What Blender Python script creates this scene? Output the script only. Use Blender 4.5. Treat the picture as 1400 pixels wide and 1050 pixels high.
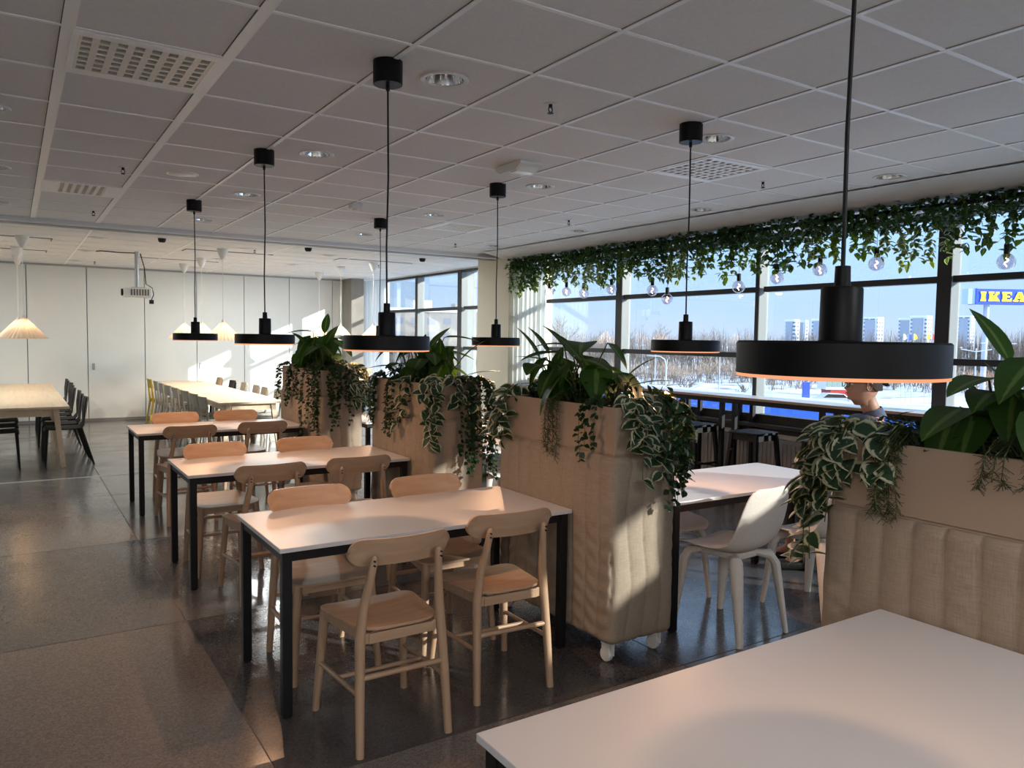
import bpy, math, random
from mathutils import Vector, Matrix, Quaternion
PI = math.pi
for o in list(bpy.data.objects): bpy.data.objects.remove(o)
S = bpy.context.scene
COL = S.collection
rnd = random.Random(7)

# ------------------------------------------------------------------ camera
EYE = 1.63
CEIL = 2.824
yaw, pitch, roll, FPX = 0.575115, -0.0596909, 0.01419855, 1054.5
fw = Vector((math.sin(yaw)*math.cos(pitch), math.cos(yaw)*math.cos(pitch), math.sin(pitch)))
rt = Vector((math.cos(yaw), -math.sin(yaw), 0)); up = rt.cross(fw)
r2 = rt*math.cos(roll)+up*math.sin(roll); u2 = -rt*math.sin(roll)+up*math.cos(roll)
cd = bpy.data.cameras.new('camera'); cam = bpy.data.objects.new('camera', cd); COL.objects.link(cam)
M = Matrix.Identity(4)
for i in range(3):
    M[i][0] = r2[i]; M[i][1] = u2[i]; M[i][2] = -fw[i]
M[2][3] = EYE
cam.matrix_world = M
cd.sensor_width = 36; cd.lens = FPX/1400*36; cd.clip_start = .05; cd.clip_end = 3000
S.camera = cam

# ------------------------------------------------------------------ world, sun, exposure
S.view_settings.view_transform = 'Standard'; S.view_settings.look = 'None'
S.view_settings.gamma = 1; S.view_settings.use_curve_mapping = False
S.view_settings.exposure = 1.08
W = bpy.data.worlds.new('sky'); S.world = W; W.use_nodes = True
nt = W.node_tree; nt.nodes.clear()
tc = nt.nodes.new('ShaderNodeTexCoord'); sx = nt.nodes.new('ShaderNodeSeparateXYZ')
cr = nt.nodes.new('ShaderNodeValToRGB'); bg = nt.nodes.new('ShaderNodeBackground'); wo = nt.nodes.new('ShaderNodeOutputWorld')
nt.links.new(tc.outputs['Generated'], sx.inputs[0]); nt.links.new(sx.outputs['Z'], cr.inputs[0])
nt.links.new(cr.outputs[0], bg.inputs[0]); nt.links.new(bg.outputs[0], wo.inputs[0])
e = cr.color_ramp.elements
e[0].position = 0.0; e[0].color = (.66, .78, 1.0, 1)
e[1].position = .55; e[1].color = (1.6, 2.1, 2.8, 1)
for p, c in ((.04, (.58, .78, 1.08, 1)), (.13, (.54, .84, 1.26, 1)), (.30, (.52, .80, 1.26, 1))):
    k = e.new(p); k.color = c
bg.inputs[1].default_value = .57
SUN_DIR = Vector((-.575, .805, -.262)).normalized()
sl = bpy.data.lights.new('sun', 'SUN'); so = bpy.data.objects.new('sun', sl); COL.objects.link(so)
so.rotation_euler = SUN_DIR.to_track_quat('-Z', 'Y').to_euler(); so.location = (60, -80, 40)
sl.energy = 4.2; sl.angle = math.radians(.6); sl.color = (1.0, .94, .84)
FAR_W = 19.0  # each fill lamp added under the far room ceiling
LAMP_W = 4.2        # each disc pendant
CONE_W = 2.0        # each pleated pendant
PANEL_W = 20.0      # each fill panel added to the unseen hall behind the camera

# ------------------------------------------------------------------ materials
def newmat(name):
    m = bpy.data.materials.new(name); m.use_nodes = True
    return m, m.node_tree, m.node_tree.nodes['Principled BSDF']
def mat(name, col, rough=.5, metal=0, spec=.5, noise=None, bump=None, trans=0, emit=None, es=0, coat=0):
    m, t, b = newmat(name)
    b.inputs['Base Color'].default_value = (*col, 1); b.inputs['Roughness'].default_value = rough
    b.inputs['Metallic'].default_value = metal; b.inputs['Specular IOR Level'].default_value = spec
    b.inputs['Coat Weight'].default_value = coat
    if trans: b.inputs['Transmission Weight'].default_value = trans
    if emit:
        b.inputs['Emission Color'].default_value = (*emit, 1); b.inputs['Emission Strength'].default_value = es
    tcn = t.nodes.new('ShaderNodeTexCoord')
    if noise:   # (scale vec, second colour, amount)
        mp = t.nodes.new('ShaderNodeMapping'); mp.inputs['Scale'].default_value = noise[0]
        n = t.nodes.new('ShaderNodeTexNoise'); n.inputs['Scale'].default_value = 1; n.inputs['Detail'].default_value = 6
        mx = t.nodes.new('ShaderNodeMix'); mx.data_type = 'RGBA'
        rp = t.nodes.new('ShaderNodeMapRange'); rp.inputs[1].default_value = .35; rp.inputs[2].default_value = .65
        t.links.new(tcn.outputs['Object'], mp.inputs[0]); t.links.new(mp.outputs[0], n.inputs[0])
        t.links.new(n.outputs[0], rp.inputs[0]); t.links.new(rp.outputs[0], mx.inputs[0])
        mx.inputs[6].default_value = (*col, 1); mx.inputs[7].default_value = (*noise[1], 1)
        t.links.new(mx.outputs[2], b.inputs['Base Color'])
    if bump:    # (scale, strength, distance)
        n = t.nodes.new('ShaderNodeTexNoise'); n.inputs['Scale'].default_value = bump[0]; n.inputs['Detail'].default_value = 3
        bp = t.nodes.new('ShaderNodeBump'); bp.inputs['Strength'].default_value = bump[1]; bp.inputs['Distance'].default_value = bump[2]
        t.links.new(tcn.outputs['Object'], n.inputs[0]); t.links.new(n.outputs[0], bp.inputs['Height'])
        t.links.new(bp.outputs[0], b.inputs['Normal'])
    return m
def fabric(name, c1, c2):
    m, t, b = newmat(name)
    tcn = t.nodes.new('ShaderNodeTexCoord')
    fac = []
    for sc in ((900, 900, 60), (60, 60, 900)):
        mp = t.nodes.new('ShaderNodeMapping'); mp.inputs['Scale'].default_value = sc
        n = t.nodes.new('ShaderNodeTexNoise'); n.inputs['Scale'].default_value = .35; n.inputs['Detail'].default_value = 2
        t.links.new(tcn.outputs['Object'], mp.inputs[0]); t.links.new(mp.outputs[0], n.inputs[0]); fac.append(n)
    ad = t.nodes.new('ShaderNodeMath'); ad.operation = 'ADD'
    t.links.new(fac[0].outputs[0], ad.inputs[0]); t.links.new(fac[1].outputs[0], ad.inputs[1])
    rp = t.nodes.new('ShaderNodeMapRange'); rp.inputs[1].default_value = .55; rp.inputs[2].default_value = 1.45
    t.links.new(ad.outputs[0], rp.inputs[0])
    mx = t.nodes.new('ShaderNodeMix'); mx.data_type = 'RGBA'
    mx.inputs[6].default_value = (*c1, 1); mx.inputs[7].default_value = (*c2, 1)
    t.links.new(rp.outputs[0], mx.inputs[0]); t.links.new(mx.outputs[2], b.inputs['Base Color'])
    bp = t.nodes.new('ShaderNodeBump'); bp.inputs['Strength'].default_value = .35; bp.inputs['Distance'].default_value = .001
    t.links.new(rp.outputs[0], bp.inputs['Height']); t.links.new(bp.outputs[0], b.inputs['Normal'])
    b.inputs['Roughness'].default_value = .95; b.inputs['Specular IOR Level'].default_value = .15
    return m
def leafmat(name, c, edge=None, mode=0, tl=.45, var=.35):
    """edge: colour of the margin stripe (mode 1) or of the midrib stripe (mode 2)"""
    m = bpy.data.materials.new(name); m.use_nodes = True; t = m.node_tree; t.nodes.clear()
    out = t.nodes.new('ShaderNodeOutputMaterial')
    tcn = t.nodes.new('ShaderNodeTexCoord'); sp = t.nodes.new('ShaderNodeSeparateXYZ')
    t.links.new(tcn.outputs['UV'], sp.inputs[0])
    n = t.nodes.new('ShaderNodeTexNoise'); n.inputs['Scale'].default_value = 9; t.links.new(tcn.outputs['Object'], n.inputs[0])
    mx = t.nodes.new('ShaderNodeMix'); mx.data_type = 'RGBA'
    mx.inputs[6].default_value = (*c, 1); mx.inputs[7].default_value = (*[k*(1-var) for k in c], 1)
    t.links.new(n.outputs[0], mx.inputs[0]); colo = mx.outputs[2]
    if edge:
        a = t.nodes.new('ShaderNodeMath'); a.operation = 'SUBTRACT'; a.inputs[1].default_value = .5
        t.links.new(sp.outputs[0], a.inputs[0])
        ab = t.nodes.new('ShaderNodeMath'); ab.operation = 'ABSOLUTE'; t.links.new(a.outputs[0], ab.inputs[0])
        r = t.nodes.new('ShaderNodeMapRange')
        if mode == 1: r.inputs[1].default_value = .30; r.inputs[2].default_value = .37
        else: r.inputs[1].default_value = .10; r.inputs[2].default_value = .05
        t.links.new(ab.outputs[0], r.inputs[0])
        m2 = t.nodes.new('ShaderNodeMix'); m2.data_type = 'RGBA'
        t.links.new(r.outputs[0], m2.inputs[0]); t.links.new(colo, m2.inputs[6]); m2.inputs[7].default_value = (*edge, 1)
        colo = m2.outputs[2]
    d = t.nodes.new('ShaderNodeBsdfPrincipled'); d.inputs['Roughness'].default_value = .42; d.inputs['Specular IOR Level'].default_value = .4
    tr = t.nodes.new('ShaderNodeBsdfTranslucent'); ms = t.nodes.new('ShaderNodeMixShader'); ms.inputs[0].default_value = tl
    t.links.new(colo, d.inputs['Base Color'])
    g = t.nodes.new('ShaderNodeMix'); g.data_type = 'RGBA'; g.blend_type = 'MULTIPLY'; g.inputs[0].default_value = 1
    t.links.new(colo, g.inputs[6]); g.inputs[7].default_value = (1.0, 1.0, .35, 1)
    t.links.new(g.outputs[2], tr.inputs[0])
    t.links.new(d.outputs[0], ms.inputs[1]); t.links.new(tr.outputs[0], ms.inputs[2]); t.links.new(ms.outputs[0], out.inputs[0])
    return m
def woodmat(name, c1, c2, rough=.45, axis=0, scale=1.0):
    m, t, b = newmat(name)
    tcn = t.nodes.new('ShaderNodeTexCoord'); mp = t.nodes.new('ShaderNodeMapping')
    s = [38*scale]*3; s[axis] = 2.2*scale; mp.inputs['Scale'].default_value = s
    n = t.nodes.new('ShaderNodeTexNoise'); n.inputs['Scale'].default_value = 1; n.inputs['Detail'].default_value = 5; n.inputs['Distortion'].default_value = .4
    mx = t.nodes.new('ShaderNodeMix'); mx.data_type = 'RGBA'
    rp = t.nodes.new('ShaderNodeMapRange'); rp.inputs[1].default_value = .3; rp.inputs[2].default_value = .7
    t.links.new(tcn.outputs['Object'], mp.inputs[0]); t.links.new(mp.outputs[0], n.inputs[0]); t.links.new(n.outputs[0], rp.inputs[0])
    t.links.new(rp.outputs[0], mx.inputs[0]); mx.inputs[6].default_value = (*c1, 1); mx.inputs[7].default_value = (*c2, 1)
    t.links.new(mx.outputs[2], b.inputs['Base Color']); b.inputs['Roughness'].default_value = rough
    return m
def glassmat(name, refl=.5, tint=(.93, .96, .97), rmin=.04):
    m = bpy.data.materials.new(name); m.use_nodes = True; t = m.node_tree; t.nodes.clear()
    out = t.nodes.new('ShaderNodeOutputMaterial'); tr = t.nodes.new('ShaderNodeBsdfTransparent'); tr.inputs[0].default_value = (*tint, 1)
    g = t.nodes.new('ShaderNodeBsdfGlossy'); g.inputs['Roughness'].default_value = .01; g.inputs[0].default_value = (1, 1, 1, 1)
    lw = t.nodes.new('ShaderNodeLayerWeight'); lw.inputs[0].default_value = refl
    mr = t.nodes.new('ShaderNodeMapRange'); mr.inputs[3].default_value = rmin; mr.inputs[4].default_value = .9
    pw = t.nodes.new('ShaderNodeMath'); pw.operation = 'POWER'; pw.inputs[1].default_value = 3
    t.links.new(lw.outputs['Facing'], pw.inputs[0]); t.links.new(pw.outputs[0], mr.inputs[0])
    ms = t.nodes.new('ShaderNodeMixShader'); t.links.new(mr.outputs[0], ms.inputs[0])
    t.links.new(tr.outputs[0], ms.inputs[1]); t.links.new(g.outputs[0], ms.inputs[2]); t.links.new(ms.outputs[0], out.inputs[0])
    return m
def emis(name, c, s):
    m = bpy.data.materials.new(name); m.use_nodes = True; t = m.node_tree; t.nodes.clear()
    out = t.nodes.new('ShaderNodeOutputMaterial'); e_ = t.nodes.new('ShaderNodeEmission')
    e_.inputs[0].default_value = (*c, 1); e_.inputs[1].default_value = s; t.links.new(e_.outputs[0], out.inputs[0]); return m
def sheer(name, c, a=.45):
    m = bpy.data.materials.new(name); m.use_nodes = True; t = m.node_tree; t.nodes.clear()
    out = t.nodes.new('ShaderNodeOutputMaterial'); tr = t.nodes.new('ShaderNodeBsdfTranslucent'); d = t.nodes.new('ShaderNodeBsdfDiffuse')
    tr.inputs[0].default_value = (*c, 1); d.inputs[0].default_value = (*c, 1)
    ms = t.nodes.new('ShaderNodeMixShader'); ms.inputs[0].default_value = a
    t.links.new(d.outputs[0], ms.inputs[1]); t.links.new(tr.outputs[0], ms.inputs[2]); t.links.new(ms.outputs[0], out.inputs[0]); return m
def floormat():
    m, t, b = newmat('polished_terrazzo')
    at = t.nodes.new('ShaderNodeVertexColor'); at.layer_name = 'tone'
    tcn = t.nodes.new('ShaderNodeTexCoord')
    v = t.nodes.new('ShaderNodeTexVoronoi'); v.inputs['Scale'].default_value = 150; t.links.new(tcn.outputs['Object'], v.inputs[0])
    r = t.nodes.new('ShaderNodeMapRange'); r.inputs[1].default_value = .0; r.inputs[2].default_value = 1; r.inputs[3].default_value = .75; r.inputs[4].default_value = 1.3
    sp = t.nodes.new('ShaderNodeSeparateColor'); t.links.new(v.outputs['Color'], sp.inputs[0]); t.links.new(sp.outputs[0], r.inputs[0])
    v2 = t.nodes.new('ShaderNodeTexVoronoi'); v2.inputs['Scale'].default_value = 45; t.links.new(tcn.outputs['Object'], v2.inputs[0])
    r3 = t.nodes.new('ShaderNodeMapRange'); r3.inputs[1].default_value = .05; r3.inputs[2].default_value = .09; r3.inputs[3].default_value = 1.5; r3.inputs[4].default_value = 1
    t.links.new(v2.outputs['Distance'], r3.inputs[0])
    mu = t.nodes.new('ShaderNodeMath'); mu.operation = 'MULTIPLY'; t.links.new(r.outputs[0], mu.inputs[0]); t.links.new(r3.outputs[0], mu.inputs[1])
    mx = t.nodes.new('ShaderNodeVectorMath'); mx.operation = 'SCALE'
    t.links.new(at.outputs[0], mx.inputs[0]); t.links.new(mu.outputs[0], mx.inputs['Scale'])
    t.links.new(mx.outputs[0], b.inputs['Base Color'])
    n = t.nodes.new('ShaderNodeTexNoise'); n.inputs['Scale'].default_value = 2.5; n.inputs['Detail'].default_value = 5; t.links.new(tcn.outputs['Object'], n.inputs[0])
    rr = t.nodes.new('ShaderNodeMapRange'); rr.inputs[1].default_value = .3; rr.inputs[2].default_value = .7; rr.inputs[3].default_value = .12; rr.inputs[4].default_value = .25
    t.links.new(n.outputs[0], rr.inputs[0]); t.links.new(rr.outputs[0], b.inputs['Roughness'])
    n2 = t.nodes.new('ShaderNodeTexNoise'); n2.inputs['Scale'].default_value = 5; t.links.new(tcn.outputs['Object'], n2.inputs[0])
    bp = t.nodes.new('ShaderNodeBump'); bp.inputs['Strength'].default_value = .06; bp.inputs['Distance'].default_value = .01
    t.links.new(n2.outputs[0], bp.inputs['Height']); t.links.new(bp.outputs[0], b.inputs['Normal'])
    b.inputs['Specular IOR Level'].default_value = .75
    return m
def groundmat():
    m, t, b = newmat('snowy_ground')
    tcn = t.nodes.new('ShaderNodeTexCoord'); n = t.nodes.new('ShaderNodeTexNoise'); n.inputs['Scale'].default_value = .16; n.inputs['Detail'].default_value = 9; n.inputs['Roughness'].default_value = .65
    cr_ = t.nodes.new('ShaderNodeValToRGB'); e_ = cr_.color_ramp.elements
    e_[0].position = .38; e_[0].color = (.22, .17, .13, 1); e_[1].position = .5; e_[1].color = (.56, .60, .68, 1)
    t.links.new(tcn.outputs['Object'], n.inputs[0]); t.links.new(n.outputs[0], cr_.inputs[0]); t.links.new(cr_.outputs[0], b.inputs['Base Color'])
    b.inputs['Roughness'].default_value = .9
    return m
def facademat(name, c, win, sx_, sz_):
    m, t, b = newmat(name)
    tcn = t.nodes.new('ShaderNodeTexCoord'); mp = t.nodes.new('ShaderNodeMapping')
    mp.inputs['Rotation'].default_value = (PI/2, 0, 0)
    cx = t.nodes.new('ShaderNodeSeparateXYZ'); t.links.new(tcn.outputs['Object'], cx.inputs[0])
    ad = t.nodes.new('ShaderNodeMath'); ad.operation = 'ADD'; t.links.new(cx.outputs[0], ad.inputs[0]); t.links.new(cx.outputs[1], ad.inputs[1])
    cb = t.nodes.new('ShaderNodeCombineXYZ'); t.links.new(ad.outputs[0], cb.inputs[0]); t.links.new(cx.outputs[2], cb.inputs[1])
    br = t.nodes.new('ShaderNodeTexBrick'); br.offset = 0; br.inputs['Scale'].default_value = 1
    br.inputs['Brick Width'].default_value = sx_; br.inputs['Row Height'].default_value = sz_; br.inputs['Mortar Size'].default_value = .28*sz_
    br.inputs['Color1'].default_value = (*win, 1); br.inputs['Color2'].default_value = (*[k*.8 for k in win], 1); br.inputs['Mortar'].default_value = (*c, 1)
    t.links.new(cb.outputs[0], br.inputs[0]); t.links.new(br.outputs[0], b.inputs['Base Color']); b.inputs['Roughness'].default_value = .8
    return m

m_tile = mat('ceiling_tile', (.80, .80, .795), .95, spec=.1, noise=((60, 60, 60), (.76, .76, .755)), bump=(300, .3, .001))
m_grid = mat('ceiling_bar', (.93, .93, .92), .4)
m_gyp = mat('painted_plaster', (.76, .78, .80), .85)
m_panel = mat('partition_panel', (.80, .81, .78), .55, noise=((1.2, 1.2, 1.2), (.77, .785, .755)))
m_seam = mat('dark_gasket', (.12, .12, .12), .7)
m_wall = mat('cream_wall', (.62, .58, .47), .8)
m_wall2 = mat('plain_wall', (.66, .62, .58), .85)
m_conc = mat('concrete', (.30, .28, .25), .85, noise=((4, 4, 1.5), (.24, .22, .2)), bump=(25, .3, .004))
m_frame = mat('dark_anodised_metal', (.020, .020, .022), .5, metal=0)
m_framelite = mat('window_side_metal', (.20, .22, .22), .45)
m_alu = mat('aluminium', (.42, .43, .44), .45, metal=.7)
m_chrome = mat('chrome_reflector', (.8, .8, .8), .12, metal=1)
m_white = mat('white_laminate', (.61, .60, .61), .38, spec=.4)
m_edge = mat('laminate_edge', (.62, .60, .60), .5)
m_black = mat('black_powder_coat', (.006, .006, .007), .5, spec=.3)
m_lampblk = mat('matt_black_lamp', (.003, .003, .004), .45, spec=.22)
m_whitepl = mat('white_plastic', (.72, .72, .70), .4)
m_beech = woodmat('beech_wood', (.43, .285, .185), (.35, .22, .135), .42, axis=0)
m_beechv = woodmat('beech_wood_upright', (.43, .285, .185), (.35, .22, .135), .42, axis=2)
m_ash = woodmat('pale_ash_wood', (.66, .55, .40), (.58, .47, .33), .45, axis=1, scale=.6)
m_fab = fabric('linen_fabric', (.37, .305, .24), (.25, .205, .16))
m_board = mat('beige_board', (.36, .275, .205), .75)
m_shell = mat('offwhite_moulded_plastic', (.66, .61, .56), .6, noise=((90, 90, 90), (.60, .55, .50)))
m_grey = mat('grey_painted_wood', (.30, .28, .24), .5)
m_yellow = mat('yellow_painted_wood', (.50, .36, .03), .45)
m_white_w = mat('white_painted_wood', (.65, .65, .62), .5)
m_rad = mat('grey_radiator', (.34, .33, .32), .45)
m_floor = floormat()
m_joint = mat('floor_joint_strip', (.05, .045, .042), .5)
m_pane = glassmat('window_glass', .5, (.93, .96, .97), .05)
m_bulb = glassmat('smoked_bulb_glass', .5, (.80, .76, .80), .12)
m_fil = emis('glowing_filament', (1.0, .55, .32), 9)
m_ring = emis('warm_ring_light', (1.0, .40, .20), .50)
m_under = emis('warm_diffuser', (1.0, .60, .34), 2.5)
m_coneglow = emis('warm_bulb', (1.0, .62, .32), 14)
m_fill = emis('fill_panel', (1.0, .93, .84), 4)
m_cone = sheer('pleated_paper_shade', (.62, .56, .48), .4)
m_curt = sheer('sheer_curtain', (.80, .82, .80), .5)
m_blind = sheer('white_blind', (.80, .83, .82), .3)
m_lens = mat('clear_lens', (.8, .85, .88), .15, spec=.8)
m_soil = mat('dark_soil', (.012, .010, .008), .95)
m_stem = mat('plant_stem', (.06, .08, .02), .7)
m_lbig = leafmat('broad_leaf', (.045, .125, .02), (.14, .24, .06), 2, tl=.4)
m_ldark = leafmat('dark_leaf', (.022, .060, .022), None, 0, tl=.35)
m_lvar = leafmat('variegated_leaf', (.035, .085, .045), (.55, .56, .42), 1, tl=.3)
m_gvar = leafmat('backlit_variegated_leaf', (.12, .20, .09), (.66, .70, .46), 1, tl=.55)  # paler copy of the variegated leaf, backlight put into its colour
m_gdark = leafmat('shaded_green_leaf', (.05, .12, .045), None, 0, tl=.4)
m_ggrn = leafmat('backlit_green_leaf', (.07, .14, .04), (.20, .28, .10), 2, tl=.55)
m_lcream = leafmat('cream_centred_leaf', (.04, .10, .035), (.50, .50, .32), 2, tl=.35)
m_llime = leafmat('lime_leaf', (.16, .26, .03), None, 0, tl=.5)
m_lneed = leafmat('needle_leaf', (.030, .045, .015), None, 0, tl=.2)
m_ground = groundmat()
m_road = mat('asphalt', (.34, .34, .36), .8, noise=((.4, .4, .4), (.5, .5, .53)))
m_twig = mat('bare_branches', (.17, .125, .10), .9)
m_twig2 = mat('bare_branches_pale', (.28, .21, .16), .9)
m_bluewall = mat('blue_cladding', (.03, .12, .50), .6)
m_bluesign = mat('sign_blue', (.012, .07, .50), .5)
m_yelsign = mat('sign_yellow', (.95, .62, .02), .5, emit=(.9, .6, .05), es=.12)
m_signside = mat('sign_side', (.40, .52, .70), .5)
m_post = mat('painted_post', (.42, .48, .55), .5)
m_tower = facademat('tower_facade', (.62, .64, .68), (.16, .2, .28), 5, 3)
m_flat = facademat('flats_facade', (.30, .28, .26), (.20, .22, .28), 3.4, 3)
m_skin = mat('skin', (.42, .235, .165), .55, noise=((6, 6, 6), (.37, .20, .14)))
m_hair = mat('dark_brown_hair', (.022, .010, .007), .7, spec=.2, bump=(90, .5, .004))
m_shirt = mat('dark_patterned_cloth', (.03, .04, .09), .85, noise=((14, 14, 14), (.10, .13, .20)))
m_trous = mat('dark_trousers', (.02, .022, .03), .85)
m_red = mat('red_paint', (.45, .03, .03), .5)
m_green = mat('green_paint', (.25, .34, .28), .6)
m_yflow = leafmat('yellow_petal', (.85, .50, .02), None, 0, tl=.3, var=.1)
m_navy = mat('navy_cloth', (.012, .02, .07), .9)

# ------------------------------------------------------------------ mesh helpers
class MB:
    def __init__(s): s.v = []; s.f = []; s.uv = {}
    def add(s, vs, fs, uvs=None):
        o = len(s.v); s.v += [tuple(p) for p in vs]
        for k, f in enumerate(fs):
            if uvs: s.uv[len(s.f)] = [uvs[i] for i in f]
            s.f.append(tuple(i+o for i in f))
        return s
    def box(s, x0, x1, y0, y1, z0, z1, T=None):
        v = [Vector((x, y, z)) for z in (z0, z1) for y in (y0, y1) for x in (x0, x1)]
        if T: v = [T @ p for p in v]
        return s.add(v, [(0, 2, 3, 1), (4, 5, 7, 6), (0, 1, 5, 4), (2, 6, 7, 3), (0, 4, 6, 2), (1, 3, 7, 5)])
    def tube(s, pts, rad, n=10, caps=True, sq=False, flat=1):
        pts = [Vector(p) for p in pts]; m = len(pts)
        if not hasattr(rad, '__len__'): rad = [rad]*m
        vs = []; prev = None
        for i, p in enumerate(pts):
            d = (pts[min(i+1, m-1)]-pts[max(i-1, 0)]).normalized()
            if prev is None:
                a = Vector((0, 0, 1)) if abs(d.z) < .9 else Vector((0, 1, 0))
                u = d.cross(a).normalized()
            else: u = (prev-d*prev.dot(d)).normalized()
            prev = u; w = d.cross(u)
            for k in range(n):
                a = 2*PI*(k+.5*sq)/n
                vs.append(p+(u*math.cos(a)+w*math.sin(a)*flat)*rad[i])
        fs = [(i*n+k, i*n+(k+1) % n, (i+1)*n+(k+1) % n, (i+1)*n+k) for i in range(m-1) for k in range(n)]
        if caps: fs += [tuple(range(n-1, -1, -1)), tuple((m-1)*n+k for k in range(n))]
        return s.add(vs, fs)
    def lathe(s, prof, c=(0, 0, 0), n=32, T=None, close=True):
        vs = []
        for r, z in prof:
            for k in range(n):
                a = 2*PI*k/n; p = Vector((c[0]+r*math.cos(a), c[1]+r*math.sin(a), c[2]+z))
                vs.append(T @ p if T else p)
        m = len(prof)
        fs = [(i*n+k, i*n+(k+1) % n, (i+1)*n+(k+1) % n, (i+1)*n+k) for i in range(m-1) for k in range(n)]
        if close: fs += [tuple(range(n-1, -1, -1)), tuple((m-1)*n+k for k in range(n))]
        return s.add(vs, fs)
    def grid(s, fn, nu, nv, closed=False):
        vs = [fn(i/(nu if closed else nu-1), j/(nv-1)) for j in range(nv) for i in range(nu)]
        w = nu if closed else nu-1
        fs = [(j*nu+i, j*nu+(i+1) % nu, (j+1)*nu+(i+1) % nu, (j+1)*nu+i) for j in range(nv-1) for i in range(w)]
        return s.add(vs, fs)
    def prism(s, poly, z0, z1, T=None):
        n = len(poly); v = [Vector((x, y, z)) for z in (z0, z1) for x, y in poly]
        if T: v = [T @ p for p in v]
        return s.add(v, [tuple(range(n-1, -1, -1)), tuple(range(n, 2*n))]+[(i, (i+1) % n, n+(i+1) % n, n+i) for i in range(n)])
    def sphere(s, c, r, n=16, m=10, sc=(1, 1, 1)):
        prof = [(r*math.sin(PI*i/m), -r*math.cos(PI*i/m)) for i in range(m+1)]
        prof[0] = (r*.01, -r); prof[-1] = (r*.01, r)
        T = Matrix.Translation(c) @ Matrix.Diagonal((*sc, 1)); return s.lathe(prof, n=n, T=T)
    def leaf(s, p, d, nrm, L, Wd, seg=4, droop=.3, fold=.25, prof=None):
        """a leaf from p along d, facing nrm, bending down by droop"""
        d = d.normalized(); side = d.cross(nrm)
        if side.length < 1e-3: side = d.cross(Vector((1, .2, 0)))
        side.normalize(); n_ = side.cross(d).normalized()
        vs = []; uv = []
        for i in range(seg+1):
            t = i/seg
            w = (math.sin(PI*min(1, t**.75*.97+.03))**.8 if prof is None else prof(t))*Wd/2
            c = p+d*L*t*(1-.15*droop*t)-n_*L*droop*t*t*.6
            if i == seg: w = .001
            for q in (-1, 0, 1):
                vs.append(c+side*w*q+n_*abs(q)*w*fold); uv.append((.5+q*.5, t))
        fs = []
        for i in range(seg):
            a = i*3; fs += [(a, a+1, a+4, a+3), (a+1, a+2, a+5, a+4)]
        return s.add(vs, fs, uv)
    def build(s, name, m=None, parent=None, smooth=False, bevel=0, sub=0, seg=2, loc=None, weld=False):
        me = bpy.data.meshes.new(name); me.from_pydata(s.v, [], s.f)
        if s.uv:
            ul = me.uv_layers.new(name='UVMap'); li = 0
            for pi, f in enumerate(s.f):
                u = s.uv.get(pi)
                for k in range(len(f)):
                    if u: ul.data[li].uv = u[k]
                    li += 1
        if m: me.materials.append(m)
        me.update()
        o = bpy.data.objects.new(name, me); COL.objects.link(o)
        if parent: o.parent = parent
        if loc: o.location = loc
        if smooth:
            me.polygons.foreach_set('use_smooth', [True]*len(me.polygons))
            if smooth != 'all':
                try: me.set_sharp_from_angle(angle=math.radians(40))
                except Exception: pass
        if bevel:
            b = o.modifiers.new('bevel', 'BEVEL'); b.width = bevel; b.segments = seg; b.limit_method = 'ANGLE'; b.angle_limit = math.radians(40)
        if sub:
            b = o.modifiers.new('sub', 'SUBSURF'); b.levels = sub; b.render_levels = sub
        return o
def tag(o, label, cat, group=None, kind=None):
    o['label'] = label; o['category'] = cat
    if group: o['group'] = group
    if kind: o['kind'] = kind
    return o
def thing(name, label, cat, loc=(0, 0, 0), rz=0, group=None):
    o = bpy.data.objects.new(name, None); COL.objects.link(o); o.empty_display_size = .1
    o.location = loc; o.rotation_euler = (0, 0, rz); return tag(o, label, cat, group)
def struct(o): o['kind'] = 'structure'; return o
def dup(root, loc, rz, label, group=None, scale=None):
    def cp(o, par):
        c = o.copy(); COL.objects.link(c); c.parent = par
        for ch in [q for q in KIDS.get(o.name, [])]: cp(ch, c)
        return c
    KIDS = {}
    for q in bpy.data.objects:
        if q.parent: KIDS.setdefault(q.parent.name, []).append(q)
    r = cp(root, None); r.location = loc; r.rotation_euler = (0, 0, rz); r['label'] = label
    if group: r['group'] = group
    if scale: r.scale = (scale,)*3
    return r
def V(*a): return Vector(a)

# ------------------------------------------------------------------ room shell
X0, X1, Y0, Y1 = -6.0, 6.75, -8.0, 16.0
TR = 9.8
jx = [X0, -5.2, -3.2, -1.2, .8, 2.8, 4.8, X1]
jy = [Y0, -7.3, -5.3, -3.3, -1.3, .7, 2.7, 4.6, 6.6, 8.6, TR, 11.8, 13.8, Y1]
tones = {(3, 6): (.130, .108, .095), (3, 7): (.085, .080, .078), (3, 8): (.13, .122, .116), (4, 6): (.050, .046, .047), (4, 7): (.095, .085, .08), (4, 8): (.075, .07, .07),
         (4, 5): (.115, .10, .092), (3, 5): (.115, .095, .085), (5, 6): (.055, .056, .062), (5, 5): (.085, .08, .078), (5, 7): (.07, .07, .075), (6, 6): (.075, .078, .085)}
fb = MB(); cols = []
for i in range(len(jx)-1):
    for j in range(len(jy)-1):
        g = .0015
        fb.add([(jx[i], jy[j], 0), (jx[i+1], jy[j], 0), (jx[i+1], jy[j+1], 0), (jx[i], jy[j+1], 0)], [(0, 1, 2, 3)])
        k = rnd.uniform(.075, .13); cols.append(tones.get((i, j), (k, k*.94, k*.9)))
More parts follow.
